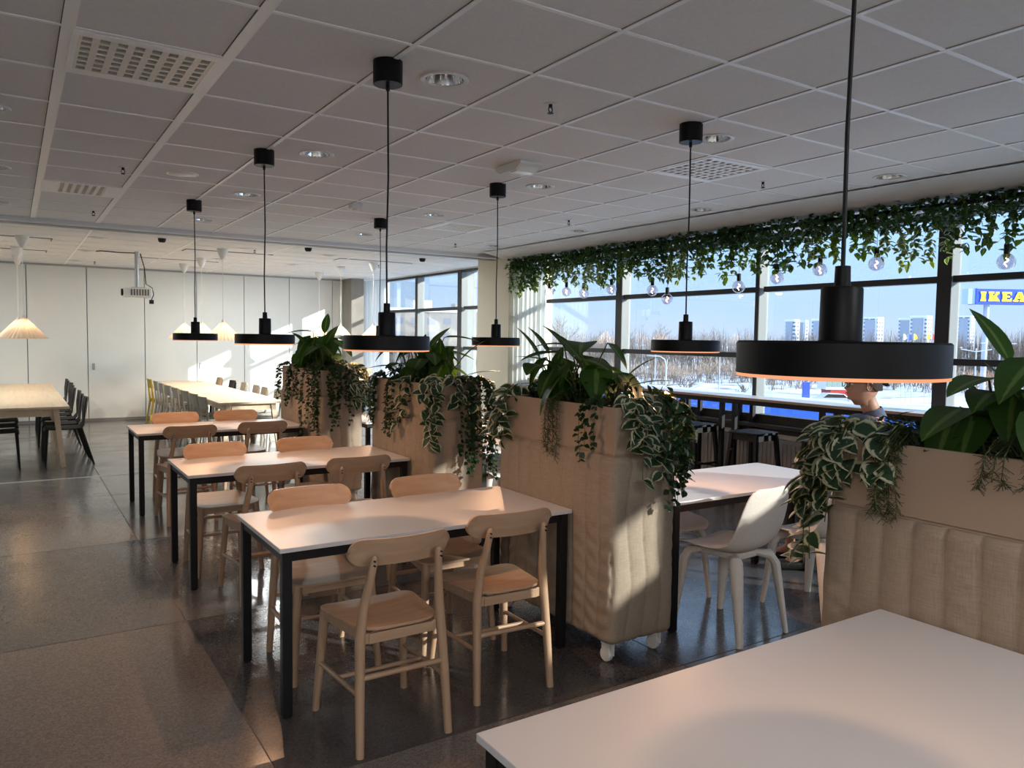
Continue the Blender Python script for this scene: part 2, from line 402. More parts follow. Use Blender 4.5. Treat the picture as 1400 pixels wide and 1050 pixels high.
# slab thickness below
fb.box(X0-.2, X1+.2, Y0-.2, Y1+.2, -.35, -.02)
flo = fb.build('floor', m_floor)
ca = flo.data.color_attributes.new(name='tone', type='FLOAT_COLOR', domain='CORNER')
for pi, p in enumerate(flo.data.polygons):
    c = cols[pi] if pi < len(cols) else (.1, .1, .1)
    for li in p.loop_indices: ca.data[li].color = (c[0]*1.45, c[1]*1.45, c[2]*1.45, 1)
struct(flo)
jb = MB()
for x in jx[1:-1]: jb.box(x-.003, x+.003, Y0, Y1, -.004, .0008)
for y in jy[1:-1]: jb.box(X0, X1, y-.003, y+.003, -.004, .0008)
jb.build('joint_strip', m_joint, flo)

# ceiling built cell by cell, openings left for the recessed fixtures
GX, GY, GS = .8095, 2.950, .6
XE = GX+8*GS-.0           # tiled field ends here, plaster cove to the window beyond
DL = [(x, y) for x in (1.71, 3.51, -.09, -1.89) for y in (-.35, 1.45, 3.25, 5.05, 6.85, 8.65)]
DL += [(5.31, y) for y in (1.45, 3.25, 5.05, 6.85, 8.65)]
DLF = [(x, y) for x in (.93, 2.80) for y in (11.15, 13.0, 14.9)]+[(4.0, 11.25), (4.0, 13.1)]
FAR_FILL = [(x, y) for x in (3.6, -2.6) for y in (11.2, 12.6, 13.8)]+[(4.3, 11.9), (-1.2, 12.2)]
LV = [(.51, 3.85, 8, .52), (.51, 7.45, 6, .34), (4.11, 3.85, 8, .52), (4.11, 7.45, 8, .46)]
FILL_PANELS = [(x, y) for x in (-4.89, -1.29, 2.31) for y in (-6.35, -3.95, -1.55)]
cb = MB(); ci = {}
def cell(x): return math.floor((x-GX)/GS)
def celly(y): return math.floor((y-GY)/GS)
dlc = {(cell(x), celly(y)): (x, y) for x, y in DL}
lvc = {(cell(x), celly(y)) for x, y, *_ in LV} | {(cell(x), celly(y)) for x, y in FILL_PANELS}
for i in range(-12, 8):
    for j in range(-19, 12):
        xa, xb = GX+i*GS, GX+(i+1)*GS; ya, yb = GY+j*GS, GY+(j+1)*GS
        xa = max(xa, X0); yb = min(yb, TR); ya = max(ya, Y0)
        if xb <= xa or yb <= ya or (i, j) in lvc: continue
        if (i, j) in dlc:
            cx_, cy_ = dlc[(i, j)]; r = .092; n = 32; vs = []; 
            for k in range(n):
                a = 2*PI*k/n+PI/4; c, s_ = math.cos(a), math.sin(a); q = GS/2/max(abs(c), abs(s_))
                vs.append((min(max(cx_+c*q, xa), xb), min(max(cy_+s_*q, ya), yb), CEIL)); vs.append((cx_+c*r, cy_+s_*r, CEIL))
            cb.add(vs, [(2*k, 2*k+1, (2*k+3) % (2*n), (2*k+2) % (2*n)) for k in range(n)])
        else: cb.add([(xa, ya, CEIL), (xa, yb, CEIL), (xb, yb, CEIL), (xb, ya, CEIL)], [(0, 1, 2, 3)])
# far room ceiling
cb.add([(X0, TR, CEIL), (X0, Y1, CEIL), (X1, Y1, CEIL), (X1, TR, CEIL)], [(0, 1, 2, 3)])
ceil = struct(cb.build('ceiling', m_tile))
gb = MB()
y = GY-19*GS
for i in range(-11, 9):
    x = GX+i*GS; w = .024 if i in (0, -1) else .011
    gb.box(x-w, x+w, Y0, TR-.05, CEIL-.005, CEIL+.002)
for j in range(-18, 12):
    y = GY+j*GS; gb.box(X0, XE, y-.010, y+.010, CEIL-.004, CEIL+.002)
for i in range(-4, 5): gb.box(GX+i*1.2-.012, GX+i*1.2+.012, TR+.05, Y1, CEIL-.005, CEIL+.002)
for j in range(0, 11): gb.box(X0, X1-.2, TR+.2+j*.6-.006, TR+.2+j*.6+.006, CEIL-.004, CEIL+.002)
gb.build('grid_bar', m_grid, ceil)
gl = MB()
for i in range(-11, 9):
    x = GX+i*GS; w = .024 if i in (0, -1) else .011; gl.box(x-w-.004, x-w, Y0, TR-.05, CEIL-.0012, CEIL)
for j in range(-18, 12): y = GY+j*GS; gl.box(X0, XE, y+.010, y+.0125, CEIL-.0012, CEIL)
gl.build('shadow_gap', m_seam, ceil)  # dark strip on one side of each bar, its shade put into colour
# plaster cove between tiles and window
cv = MB(); pr = []
for k in range(17):
    t = k/16; x = XE-.08+t*(.5); z = CEIL-.012-.075*(1-math.cos(PI*t))/2; pr.append((x, z))
pr += [(6.3, CEIL-.087), (X1, CEIL-.087)]
cv.add([(x, yy, z) for yy in (Y0, 9.37) for x, z in pr], [(i, i+1, i+1+len(pr), i+len(pr)) for i in range(len(pr)-1)])
cv.build('plaster_cove', m_gyp, ceil, smooth=True)
rf = MB().box(X0-.2, X1+.5, Y0-.2, Y1+.3, 3.25, 3.4); struct(rf.build('trim_1', m_conc))
# bulkhead with the folding-wall track
tb = MB().box(X0, 6.0, TR-.17, TR+.17, CEIL-.045, CEIL+.02); tb = struct(tb.build('trim_2', m_gyp, bevel=.006))
t2 = MB().box(X0, 6.0, TR-.05, TR-.015, CEIL-.060, CEIL-.044).box(X0, 6.0, TR+.015, TR+.05, CEIL-.060, CEIL-.044)
t2.build('track_rail', m_alu, tb)
MB().box(X0, X1, TR-.03, TR+.03, -.002, .002).build('floor_track', m_alu, flo)

# far folding wall: panels
wf = struct(MB().box(X0, 6.3, Y1+.03, Y1+.2, 0, CEIL+.3).build('wall_far', m_seam))
seams = [X0, -5.25, -4.33, -3.42, -2.5, -1.6, -.69, .225, 1.15, 2.10, 3.02, 3.92, 4.83, 5.75, 6.05]
for a, b in zip(seams, seams[1:]):
    pn = MB().box(a+.006, b-.006, Y1-.04, Y1+.03, .012, CEIL-.02).build('panel', m_panel, wf, bevel=.003)
for x, z in ((1.24, 1.0), (3.08, 1.0), (-.6, 1.0)):
    MB().box(x-.02, x+.02, Y1-.06, Y1-.038, z-.06, z+.06).build('pull_handle', m_alu, wf, bevel=.004)
struct(MB().box(X0, 6.05, Y1-.06, Y1-.02, 0, .05).build('baseboard_far', mat('grey_base', (.25, .25, .24), .6)))
struct(MB().box(X0, 6.1, Y1-.055, Y1, CEIL-.035, CEIL).build('trim_3', m_alu))
struct(MB().box(X0-.2, X0, Y0, Y1, 0, 3.25).build('wall_left', m_wall2))
struct(MB().box(X0, X1+.2, Y0-.2, Y0, 0, 3.25).build('wall_back', m_wall2))
struct(MB().box(6.0, 6.63, 9.37, 10.26, 0, 3.25).box(6.63, X1+.2, 9.62, 10.26, 0, 3.25).build('wall_pier', m_wall, bevel=.004))
struct(MB().box(5.97, 6.24, 15.42, Y1, 0, CEIL).build('trim_4', m_conc))
# strip of wall under and over the windows
struct(MB().box(6.62, X1+.2, Y0, 9.37, 0, .76).build('wall_right', m_wall2))
struct(MB().box(6.62, X1+.2, 10.26, Y1+.2, 0, .10).build('wall_right_far', m_wall2))
struct(MB().box(6.60, X1+.2, Y0, 9.37, CEIL-.10, 3.25).build('trim_5', m_gyp))
struct(MB().box(6.60, X1+.2, 10.26, Y1+.2, CEIL-.02, 3.25).build('trim_6', m_gyp))
struct(MB().box(X1, X1+.2, Y1-.3, Y1+.2, 0, 3.25).build('wall_right_end', m_wall2))

# ------------------------------------------------------------------ windows
def window(n, ya, yb, z0, z1, trans, wpost=.06, first=False):
    """one bay: room-side mullion at yb, pane between, transoms"""
    f = MB()
    f.box(6.60, 6.70, ya, yb, z0-.035, z0+.035).box(6.60, 6.70, ya, yb, z1-.04, z1)
    for z in trans: f.box(6.615, 6.70, ya+.02, yb-wpost, z-.028, z+.028)
    fr = struct(f.build('window_%d' % n, m_frame, bevel=.003))
    sd = MB().box(6.70, 6.73, ya, ya+.02, z0, z1); sd.build('side_bead', m_framelite, fr)
    g = MB()
    zs = [z0]+list(trans)+[z1]
    for a, b in zip(zs, zs[1:]): g.box(6.715, 6.721, ya+.01, yb-.01, a+.02, b-.02)
    g.build('pane', m_pane, fr)
    return fr
def mullion(n, yc, w, z0, z1, dep=.14):
    o = MB().box(6.59, 6.60, yc-w/2, yc+w/2, z0, z1).build('trim_%d' % n, m_frame)
    MB().box(6.60, 6.60+dep, yc-w/2, yc+w/2, z0, z1).build('side_cheek', m_framelite, o)
    return struct(o)
bays = [(-7.9, -6.35), (-6.35, -4.3), (-4.3, -2.42), (-2.42, -.6), (-.6, 1.45), (1.45, 3.51), (3.51, 5.45), (5.45, 7.66), (7.66, 9.37)]
for k, (a, b) in enumerate(bays):
    window(k+1, a, b, .83, CEIL-.10, (1.48, 2.175))
widths = [.12, .12, .22, .12, .12, .12, .05, .12]  # the wide unseen mullion is shaped to shade the front planter's end
for k, (b, w) in enumerate(zip(bays[:-1], widths)): mullion(10+k, b[1], w, .78, CEIL-.10)
struct(MB().box(6.50, 6.72, Y0, 9.37, .735, .775).build('trim_7', m_frame, bevel=.004))
struct(MB().box(6.595, 6.62, Y0, 9.37, .68, .82).build('trim_8', m_frame))
fb_ = [(10.26, 11.85), (11.85, 13.62), (13.62, 15.75)]
for k, (a, b) in enumerate(fb_): window(20+k, a, b, .14, CEIL-.02, (1.44, 2.14))
mullion(30, 11.9, .14, .1, CEIL-.02, .30); mullion(31, 13.62, .10, .1, CEIL-.02)
# curtains
def curtain(name, label, p0, p1, z0, z1, folds, amp, m):
    p0, p1 = Vector(p0), Vector(p1); d = p1-p0; nn = Vector((-d.y, d.x, 0)).normalized()
    b = MB().grid(lambda u, v: p0+d*u+nn*(amp*math.sin(u*folds*2*PI)+amp*.4*math.sin(u*folds*5.1+1))*(.8+.2*v)+Vector((0, 0, z0+(z1-z0)*v)), folds*12, 8)
    return tag(b.build(name, m, smooth='all'), label, 'curtain')
curtain('sheer_curtain', 'white sheer curtain beside the far room windows at the concrete pillar', (6.30, 15.62, 0), (6.57, 15.02, 0), .02, CEIL-.03, 6, .03, m_curt)
curtain('sheer_curtain', 'white pleated sheer curtain gathered between the cream pier and first window by the greenery', (6.04, 9.30, 0), (6.58, 9.28, 0), .78, CEIL-.09, 7, .02, m_blind)

# ------------------------------------------------------------------ ceiling fittings
def canlight(x, y, label, grp):
    t = thing('downlight', label, 'ceiling light', (x, y, CEIL), 0, grp)
    ring = MB().lathe([(.088, .004), (.112, .002), (.114, -.004), (.108, -.008), (.090, -.006), (.088, .004)], n=36, close=False)
    ring.build('trim_ring', m_whitepl, t, smooth=True)
    c = MB().lathe([(.089, .0), (.080, .05), (.060, .10), (.035, .125), (.001, .13)], n=24, close=False)
    c.build('reflector', m_chrome, t, smooth=True)
    MB().lathe([(.095, 0), (.097, .15), (.001, .151)], n=16, close=False).build('housing', m_black, t)
    MB().tube([(-.03, 0, .085), (-.01, .01, .09), (.03, .0, .085)], .012, 8).build('lamp_tube', m_whitepl, t, smooth=True)
    return t
rows = {1.71: 'second', 3.51: 'third', -.09: 'leftmost', -1.89: 'outer left', 5.31: 'window side'}
near = {3.25: 'in the row over the nearest tables', 5.05: 'in the row over the second tables', 6.85: 'in the row past the second tables', 8.65: 'in the row by the track',
        1.45: 'just above the camera', -.35: 'behind the camera'}
dl0 = None
for x, y in DL:
    if y < 1: 
        if x != 1.71: pass
    lb = 'round chrome downlight of the %s line, %s' % (rows[x], near[y])
    dl0 = dup(dl0, (x, y, CEIL), 0, lb, 'recessed downlights in the main ceiling') if dl0 else canlight(x, y, lb, 'recessed downlights in the main ceiling')
def flush(x, y, z, label, grp):
    t = thing('flush_downlight', label, 'ceiling light', (x, y, z), 0, grp)
    MB().lathe([(.001, -.002), (.085, -.003), (.112, -.008), (.114, 0)], n=28, close=False).build('trim_ring', m_whitepl, t, smooth=True)
    MB().lathe([(.001, -.0085), (.07, -.0085)], n=24, close=False).build('reflector', m_chrome, t)
    return t
ord_ = ['nearest', 'middle', 'farthest']
f0 = None
for k, (x, y) in enumerate(DLF):
    lb = 'small round downlight in the far room ceiling, %s in its line %s' % (ord_[k % 3], ['left of the projector', 'right of the projector', 'nearer the far windows'][k//3])
    f0 = dup(f0, (x, y, CEIL), 0, lb, 'downlights in the far room ceiling') if f0 else flush(x, y, CEIL, lb, 'downlights in the far room ceiling')
def louver(x, y, n, half, label):
    t = thing('louvre_light', label, 'ceiling light', (x, y, CEIL), 0, 'square louvre ceiling fixtures')
    a = .285; h = half/2; hy = .235
    f = MB().box(-a, a, -a, -hy, -.008, .004).box(-a, a, hy, a, -.008, .004).box(-a, -h, -hy, hy, -.008, .004).box(h, a, -hy, hy, -.008, .004)
    f.build('frame', m_grid, t, bevel=.002)
    b = MB().box(-h-.005, h+.005, -hy-.005, hy+.005, .10, .11).box(-h-.01, -h, -hy, hy, 0, .11).box(h, h+.01, -hy, hy, 0, .11).box(-h, h, -hy-.01, -hy, 0, .11).box(-h, h, hy, hy+.01, 0, .11)
    b.build('housing', mat('louvre_inside', (.42, .38, .32), .6), t)
    l = MB(); st = 2*h/n; rows_ = 7
    for i in range(n+1):
        xx = -h+i*st
        l.add([(xx-.014, -hy, -.006), (xx+.014, -hy, -.006), (xx+.003, -hy, .055), (xx-.003, -hy, .055), (xx-.014, hy, -.006), (xx+.014, hy, -.006), (xx+.003, hy, .055), (xx-.003, hy, .055)],
              [(0, 1, 5, 4), (1, 2, 6, 5), (2, 3, 7, 6), (3, 0, 4, 7)])
    for j in range(rows_+1):
        yy = -hy+j*2*hy/rows_
        for s_ in (-1, 1):
            l.add([(-h, yy+s_*.010, -.004), (h, yy+s_*.010, -.004), (h, yy+s_*.001, .05), (-h, yy+s_*.001, .05)], [(0, 1, 2, 3)])
        l.box(-h, h, yy-.01, yy+.01, -.0055, -.003)
    l.build('louvre_grid', mat('louvre_blade', (.80, .76, .68), .4), t)
    return t
for (x, y, n, w), lb in zip(LV, ['large square louvre light nearest the camera at upper left', 'square louvre light with a narrow grid beside the track, upper left',
                                  'square louvre light beside the window side pendant canopy', 'square louvre light farther off, right of the far pendant canopy']):
    louver(x, y, n, w, lb)
l0 = None
for x, y in FILL_PANELS:  # panels added out of view to brighten the hall
    t = thing('fill_panel_light', 'added square fill light panel behind the camera, %s line, %s row' % ({-4.89: 'leftmost', -1.29: 'middle', 2.31: 'window side'}[x], {-6.35: 'rearmost', -3.95: 'middle', -1.55: 'nearest'}[y]), 'ceiling light', (x, y, CEIL), 0, 'added fill light panels behind the camera')
    MB().box(-.3, .3, -.3, .3, .0, .02).build('frame', m_grid, t)
    MB().box(-.27, .27, -.27, .27, -.006, -.001).build('diffuser', m_fill, t)
    ld = bpy.data.lights.new('fill_panel_lamp', 'AREA'); ld.energy = PANEL_W; ld.size = .55; ld.color = (.93, .97, 1.0)
    lo = bpy.data.objects.new('fill_panel_lamp', ld); COL.objects.link(lo); lo.parent = t; lo.location = (0, 0, -.02)
for x, y in FAR_FILL:  # added lamps that brighten the far room, not set at its downlights
    ld = bpy.data.lights.new('far_fill_lamp', 'AREA'); ld.shape = 'DISK'; ld.energy = FAR_W; ld.size = .14; ld.color = (.95, 1.0, .98)
    lo = bpy.data.objects.new('far_fill_lamp', ld); COL.objects.link(lo); lo.location = (x, y, CEIL-.012)
# sprinklers
def sprinkler(x, y, label, s=1):
    t = thing('sprinkler', label, 'sprinkler', (x, y, CEIL), 0, 'ceiling sprinklers')
    MB().lathe([(.001, -.003), (.032, -.004), (.038, 0)], n=20, close=False).build('rosette', m_whitepl, t, smooth=True)
    b = MB().tube([(0, 0, -.002), (0, 0, -.018)], .010, 8)
    for s_ in (-1, 1): b.tube([(0, 0, -.016), (s_*.012, 0, -.024), (s_*.010, 0, -.038), (0, 0, -.046)], .003, 6)
    b.lathe([(.001, -.05), (.016, -.049), (.016, -.046), (.001, -.045)], n=12, close=False)
    b.build('nozzle', m_black, t, smooth=True)
for (x, y), lb in zip([(2.33, 3.27), (.70, 6.3), (.70, 8.72), (4.74, 3.9), (4.74, 6.3), (4.78, 8.75)],
        ['sprinkler head nearest the camera, centre of the ceiling', 'sprinkler head left of the second pendant canopy', 'sprinkler head at the left by the folding wall track',
         'sprinkler head beside the window side louvre light', 'sprinkler head in the middle distance toward the greenery', 'sprinkler head by the track near the cream pier']):
    sprinkler(x, y, lb)
for (x, y), lb in zip([(1.2, 14.9), (2.9, 11.2), (5.2, 12.2)], ['far room sprinkler behind the projector', 'far room sprinkler by the right pleated lamps', 'far room sprinkler close to the windows']):
    sprinkler(x, y, lb)
# emergency light
t = thing('emergency_light', 'white angled emergency light fitting with clear lens on the ceiling', 'emergency light', (2.97, 4.54, CEIL), 0)
MB().prism([(-.16, -.02), (-.10, -.055), (.10, -.055), (.16, -.02), (.16, 0), (-.16, 0)], -.09, .09, Matrix.Rotation(PI/2, 4, 'Z') @ Matrix.Rotation(PI/2, 4, 'X')).build('housing', m_whitepl, t, bevel=.003)
MB().prism([(-.14, -.034), (-.09, -.062), (-.02, -.062), (-.02, -.055), (-.10, -.053)], -.075, .075, Matrix.Rotation(PI/2, 4, 'Z') @ Matrix.Rotation(PI/2, 4, 'X')).build('lens', m_lens, t)
t = thing('ceiling_speaker', 'flat white round ceiling speaker left of the second pendant canopy', 'speaker', (1.10, 6.28, CEIL), 0)
MB().lathe([(.001, -.010), (.075, -.010), (.10, -.004), (.105, 0)], n=28, close=False).build('grille', m_whitepl, t, smooth=True)
MB().lathe([(.098, -.002), (.112, -.006), (.116, 0)], n=28, close=False).build('rim', m_grid, t, smooth=True)
t = thing('smoke_detector', 'small white square smoke detector on the ceiling between pendants', 'smoke detector', (2.64, 6.72, CEIL), 0)
MB().box(-.05, .05, -.05, .05, -.045, 0).build('base', m_whitepl, t, bevel=.008)
MB().lathe([(.001, -.062), (.025, -.06), (.034, -.045)], n=20, close=False).build('sensor', m_whitepl, t, smooth=True)
# far-room ceiling extras
for (x, y), lb in zip([(1.62, 10.7), (3.44, 10.5), (5.3, 10.75)], ['black round ceiling spot above the projector', 'black round ceiling spot over the right long table', 'black round ceiling spot nearest the far windows']):
    t = thing('ceiling_spot', lb, 'ceiling spot', (x, y, CEIL), 0, 'black far room spots')
    MB().lathe([(.001, -.05), (.03, -.05), (.045, -.03), (.05, 0)], n=20, close=False).build('body', m_black, t, smooth=True)
    MB().lathe([(.001, -.051), (.02, -.051)], n=16, close=False).build('lens', m_lens, t)
vn = ['at far left by the left pleated lamps', 'at far left, one farther back', 'over the right long table, nearest', 'behind the projector', 'nearest the far windows']
for k, (x, y, w) in enumerate([(-.15, 11.8, 1.2), (-.15, 13.6, 1.2), (2.7, 11.9, 1.2), (2.3, 13.7, 1.2), (4.9, 11.7, 1.2)]):
    t = thing('air_diffuser', 'long slot diffuser in the far ceiling '+vn[k], 'air diffuser', (x, y, CEIL), 0, 'slot diffusers in the far ceiling')
    MB().box(-w/2, w/2, -.14, .14, -.012, 0).build('cover', m_gyp, t, bevel=.004)
    MB().box(-w/2-.015, w/2+.015, -.155, .155, -.006, 0).build('shadow_gap', m_seam, t)
# projector
t = thing('ceiling_projector', 'white projector hanging on a pole with loose cable in the far room', 'projector', (1.57, 12.67, 0), .0)
T_ = Matrix.Rotation(-.05, 4, 'Z')
MB().box(-.19, .19, -.14, .14, 2.15, 2.29).build('body', m_whitepl, t, bevel=.02, seg=3)
g = MB()
for k in range(7): g.box(-.10+k*.037, -.10+k*.037+.02, -.145, -.138, 2.175, 2.265)
g.build('vent', m_seam, t)
MB().tube([(-.19, -.02, 2.22), (-.215, -.02, 2.22)], .05, 20).build('lens', m_black, t, smooth=True)
MB().tube([(0, 0, 2.29), (0, 0, CEIL)], .028, 14).box(-.08, .08, -.08, .08, 2.285, 2.30).build('pole', m_alu, t, smooth=True)
MB().tube([(.05, 0, 2.80), (.10, 0, 2.6), (.12, -.02, 2.35), (.20, -.03, 2.30), (.22, -.03, 2.20), (.19, -.03, 2.12)], .007, 6).tube([(-.02, 0, 2.80), (-.25, 0, 2.795), (-.45, .1, 2.81), (-.5, .3, 2.82)], .008, 6).build('cable', m_black, t, smooth=True)
MB().box(.16, .22, -.05, .0, 2.06, 2.12).build('plug', m_black, t, bevel=.006)

# ------------------------------------------------------------------ disc pendants
def pendant(x, y, label):
    t = thing('disc_pendant_lamp', label, 'pendant lamp', (x, y, 0), 0, 'black disc pendant lamps')
    zt, zb = 1.632, 1.563; R = .19
    MB().lathe([(.001, CEIL), (.064, CEIL), (.064, CEIL-.098), (.062, CEIL-.10), (.001, CEIL-.10)], n=36, close=False).build('canopy', m_lampblk, t, smooth=True)
    MB().tube([(0, 0, CEIL-.10), (0, 0, CEIL-.125)], .009, 10).tube([(0, 0, CEIL-.12), (.004, 0, CEIL-.5), (-.003, 0, CEIL-.8), (0, 0, zt+.13)], .0042, 8).build('cord', m_black, t, smooth=True)
    MB().lathe([(.001, zt+.145), (.014, zt+.143), (.015, zt+.105), (.036, zt+.103), (.038, zt+.099), (.039, zt+.002), (.042, zt)], n=28, close=False).build('socket_cap', m_lampblk, t, smooth=True)
    MB().lathe([(.001, zt+.001), (R-.004, zt), (R, zt-.004), (R, zb+.007), (R-.004, zb+.006), (R-.006, zt-.02), (.001, zt-.02)], n=72, close=False).build('drum', m_lampblk, t, smooth=True)
    MB().lathe([(R-.0045, zb+.008), (R-.001, zb+.0065), (R-.001, zb+.001), (R-.010, zb)], n=72, close=False).build('glow_rim', m_ring, t, smooth=True)
    MB().lathe([(R-.010, zb), (.10, zb+.001)], n=48, close=False).build('diffuser', m_under, t)
    MB().lathe([(.10, zb+.001), (.001, zb+.001)], n=48, close=False).build('centre_plate', m_lampblk, t)
    return t
def lamplight(x, y):
    ld = bpy.data.lights.new('pendant_light', 'POINT'); ld.energy = LAMP_W; ld.shadow_soft_size = 0.0; ld.color = (1.0, .54, .29)
    ld.use_nodes = True; t = ld.node_tree; em = [n for n in t.nodes if n.type == 'EMISSION'][0]
    tcn = t.nodes.new('ShaderNodeTexCoord'); sp = t.nodes.new('ShaderNodeSeparateXYZ')
    t.links.new(tcn.outputs['Normal'], sp.inputs[0])
    a = t.nodes.new('ShaderNodeMapRange'); a.interpolation_type = 'SMOOTHSTEP'
    ab = t.nodes.new('ShaderNodeMath'); ab.operation = 'MULTIPLY'; ab.inputs[1].default_value = -1
    t.links.new(sp.outputs['Z'], ab.inputs[0])
    a.inputs[1].default_value = .945; a.inputs[2].default_value = .895; a.inputs[3].default_value = .08; a.inputs[4].default_value = 1.25
    t.links.new(ab.outputs[0], a.inputs[0])
    b = t.nodes.new('ShaderNodeMapRange'); b.interpolation_type = 'SMOOTHSTEP'
    b.inputs[1].default_value = -.02; b.inputs[2].default_value = .9; b.inputs[3].default_value = 0; b.inputs[4].default_value = 1
    t.links.new(ab.outputs[0], b.inputs[0])
    mu = t.nodes.new('ShaderNodeMath'); mu.operation = 'MULTIPLY'
    t.links.new(a.outputs[0], mu.inputs[0]); t.links.new(b.outputs[0], mu.inputs[1]); t.links.new(mu.outputs[0], em.inputs['Strength'])
    lo = bpy.data.objects.new('pendant_light', ld); COL.objects.link(lo); return lo
PD = [(1.33, .90, 'black disc pendant nearest the camera, largest, over the foreground tabletop'), (1.40, 3.19, 'black disc pendant over the nearest full table'),
      (1.40, 5.16, 'black disc pendant over the second table'), (1.40, 7.46, 'smallest black disc pendant at left over the third table'),
      (3.18, 3.12, 'black disc pendant before the windows over the white table'), (3.20, 5.18, 'black disc pendant in front of the cream pier'),
      (3.18, 7.42, 'black disc pendant mostly hidden behind the nearer one in the middle')]
p0 = None
for x, y, lb in PD:
    p0 = dup(p0, (x, y, 0), 0, lb) if p0 else pendant(x, y, lb)
    lo = lamplight(x, y); lo.data.energy = LAMP_W*(.35 if x > 3 else 1); lo.parent = p0; lo.location = (0, 0, 1.555)

# ------------------------------------------------------------------ pleated cone pendants in the far room
def conelamp(x, y, label):
    t = thing('pleated_pendant_lamp', label, 'pendant lamp', (x, y, 0), 0, 'white pleated cone lamps in the far room')
    MB().lathe([(.001, CEIL-.15), (.02, CEIL-.148), (.045, CEIL-.11), (.075, CEIL-.03), (.078, CEIL)], n=24, close=False).build('canopy', m_whitepl, t, smooth=True)
    MB().tube([(0, 0, CEIL-.14), (0, 0, 1.82)], .004, 6).build('cord', m_whitepl, t)
    b = MB(); n = 64; vs = []
    for r, z in ((.018, 1.805), (.095, 1.722), (.185, 1.625), (.262, 1.535)):
        for k in range(n):
            a = 2*PI*k/n; q = r*(1+(.03 if k % 2 else -.03)); vs.append((q*math.cos(a), q*math.sin(a), z))
    b.add(vs, [(i*n+k, i*n+(k+1) % n, (i+1)*n+(k+1) % n, (i+1)*n+k) for i in range(3) for k in range(n)])
    b.build('shade', m_cone, t)
    MB().lathe([(.001, 1.83), (.014, 1.825), (.02, 1.795), (.018, 1.74)], n=14, close=False).build('shade_cap', m_whitepl, t, smooth=True)
    MB().sphere((0, 0, 1.71), .03, 12, 8).build('bulb', m_coneglow, t, smooth=True)
    return t
c0 = None
for x, y, lb in [(.13, 11.55, 'nearest of the three pleated cone lamps at far left'), (.08, 13.15, 'middle of the three pleated cone lamps at far left'), (.10, 14.6, 'farthest of the three pleated cone lamps at far left'),
                 (2.51, 11.4, 'pleated cone lamp over the right long table, nearest of its three'), (2.55, 13.05, 'pleated cone lamp over the right long table, middle of its three'), (2.51, 14.3, 'pleated cone lamp over the right long table, farthest of its three'),
                 (4.92, 11.75, 'pleated cone lamp in front of the sheer curtain'), (4.82, 12.95, 'pleated cone lamp before the concrete pillar end of the folding wall'), (4.93, 14.4, 'pleated cone lamp farthest right, partly behind the planter leaves')]:
    c0 = dup(c0, (x, y, 0), 0, lb) if c0 else conelamp(x, y, lb)
    ld = bpy.data.lights.new('cone_light', 'POINT'); ld.energy = CONE_W; ld.shadow_soft_size = .03; ld.color = (1, .66, .38)
    lo = bpy.data.objects.new('cone_light', ld); COL.objects.link(lo); lo.parent = c0; lo.location = (0, 0, 1.66)

# ------------------------------------------------------------------ tables
def table(x0, x1, y0, y1, label, grp, top=m_white):
    cx_, cy_ = (x0+x1)/2, (y0+y1)/2; a, b = (x1-x0)/2, (y1-y0)/2
    t = thing('dining_table', label, 'table', (cx_, cy_, 0), 0, grp)
    MB().box(-a, a, -b, b, .720, .740).build('tabletop', top, t, bevel=.0025)
    MB().box(-a+.05, a-.05, -b+.025, -b+.05, .675, .720).box(-a+.05, a-.05, b-.05, b-.025, .675, .720).box(-a+.02, -a+.045, -b+.05, b-.05, .675, .720).box(a-.045, a-.02, -b+.05, b-.05, .675, .720).build('apron', m_black, t)
    for sx_ in (-1, 1):
        for sy_ in (-1, 1):
            X, Y = sx_*(a-.036), sy_*(b-.036)
            MB().box(X-.021, X+.021, Y-.021, Y+.021, .006, .7195).build('leg', m_black, t, bevel=.003)
            MB().box(X-.016, X+.016, Y-.016, Y+.016, 0, .006).build('leg_glide', m_black, t)
    return t
TA = 'tables with black square legs'
table(.86, 2.43, .72, 1.455, 'foreground tabletop at bottom right, corner only in view', TA)
table(.915, 2.437, 3.165, 3.90, 'nearest full rectangular table with black legs, four chairs around it', TA)
table(.905, 2.432, 5.11, 5.87, 'second rectangular table from the camera with dark lamp circle on top', TA)
table(.905, 2.40, 7.44, 8.20, 'third rectangular table, farthest of the black legged row', TA)
table(3.035, 4.59, 3.02, 3.745, 'white table beyond the planter with sun streaks and white shell chairs', TA)
table(3.04, 4.59, 5.11, 5.85, 'white table glimpsed between the two middle planters', TA)
table(3.04, 4.59, 7.44, 8.20, 'white table glimpsed behind the farthest planter', TA)

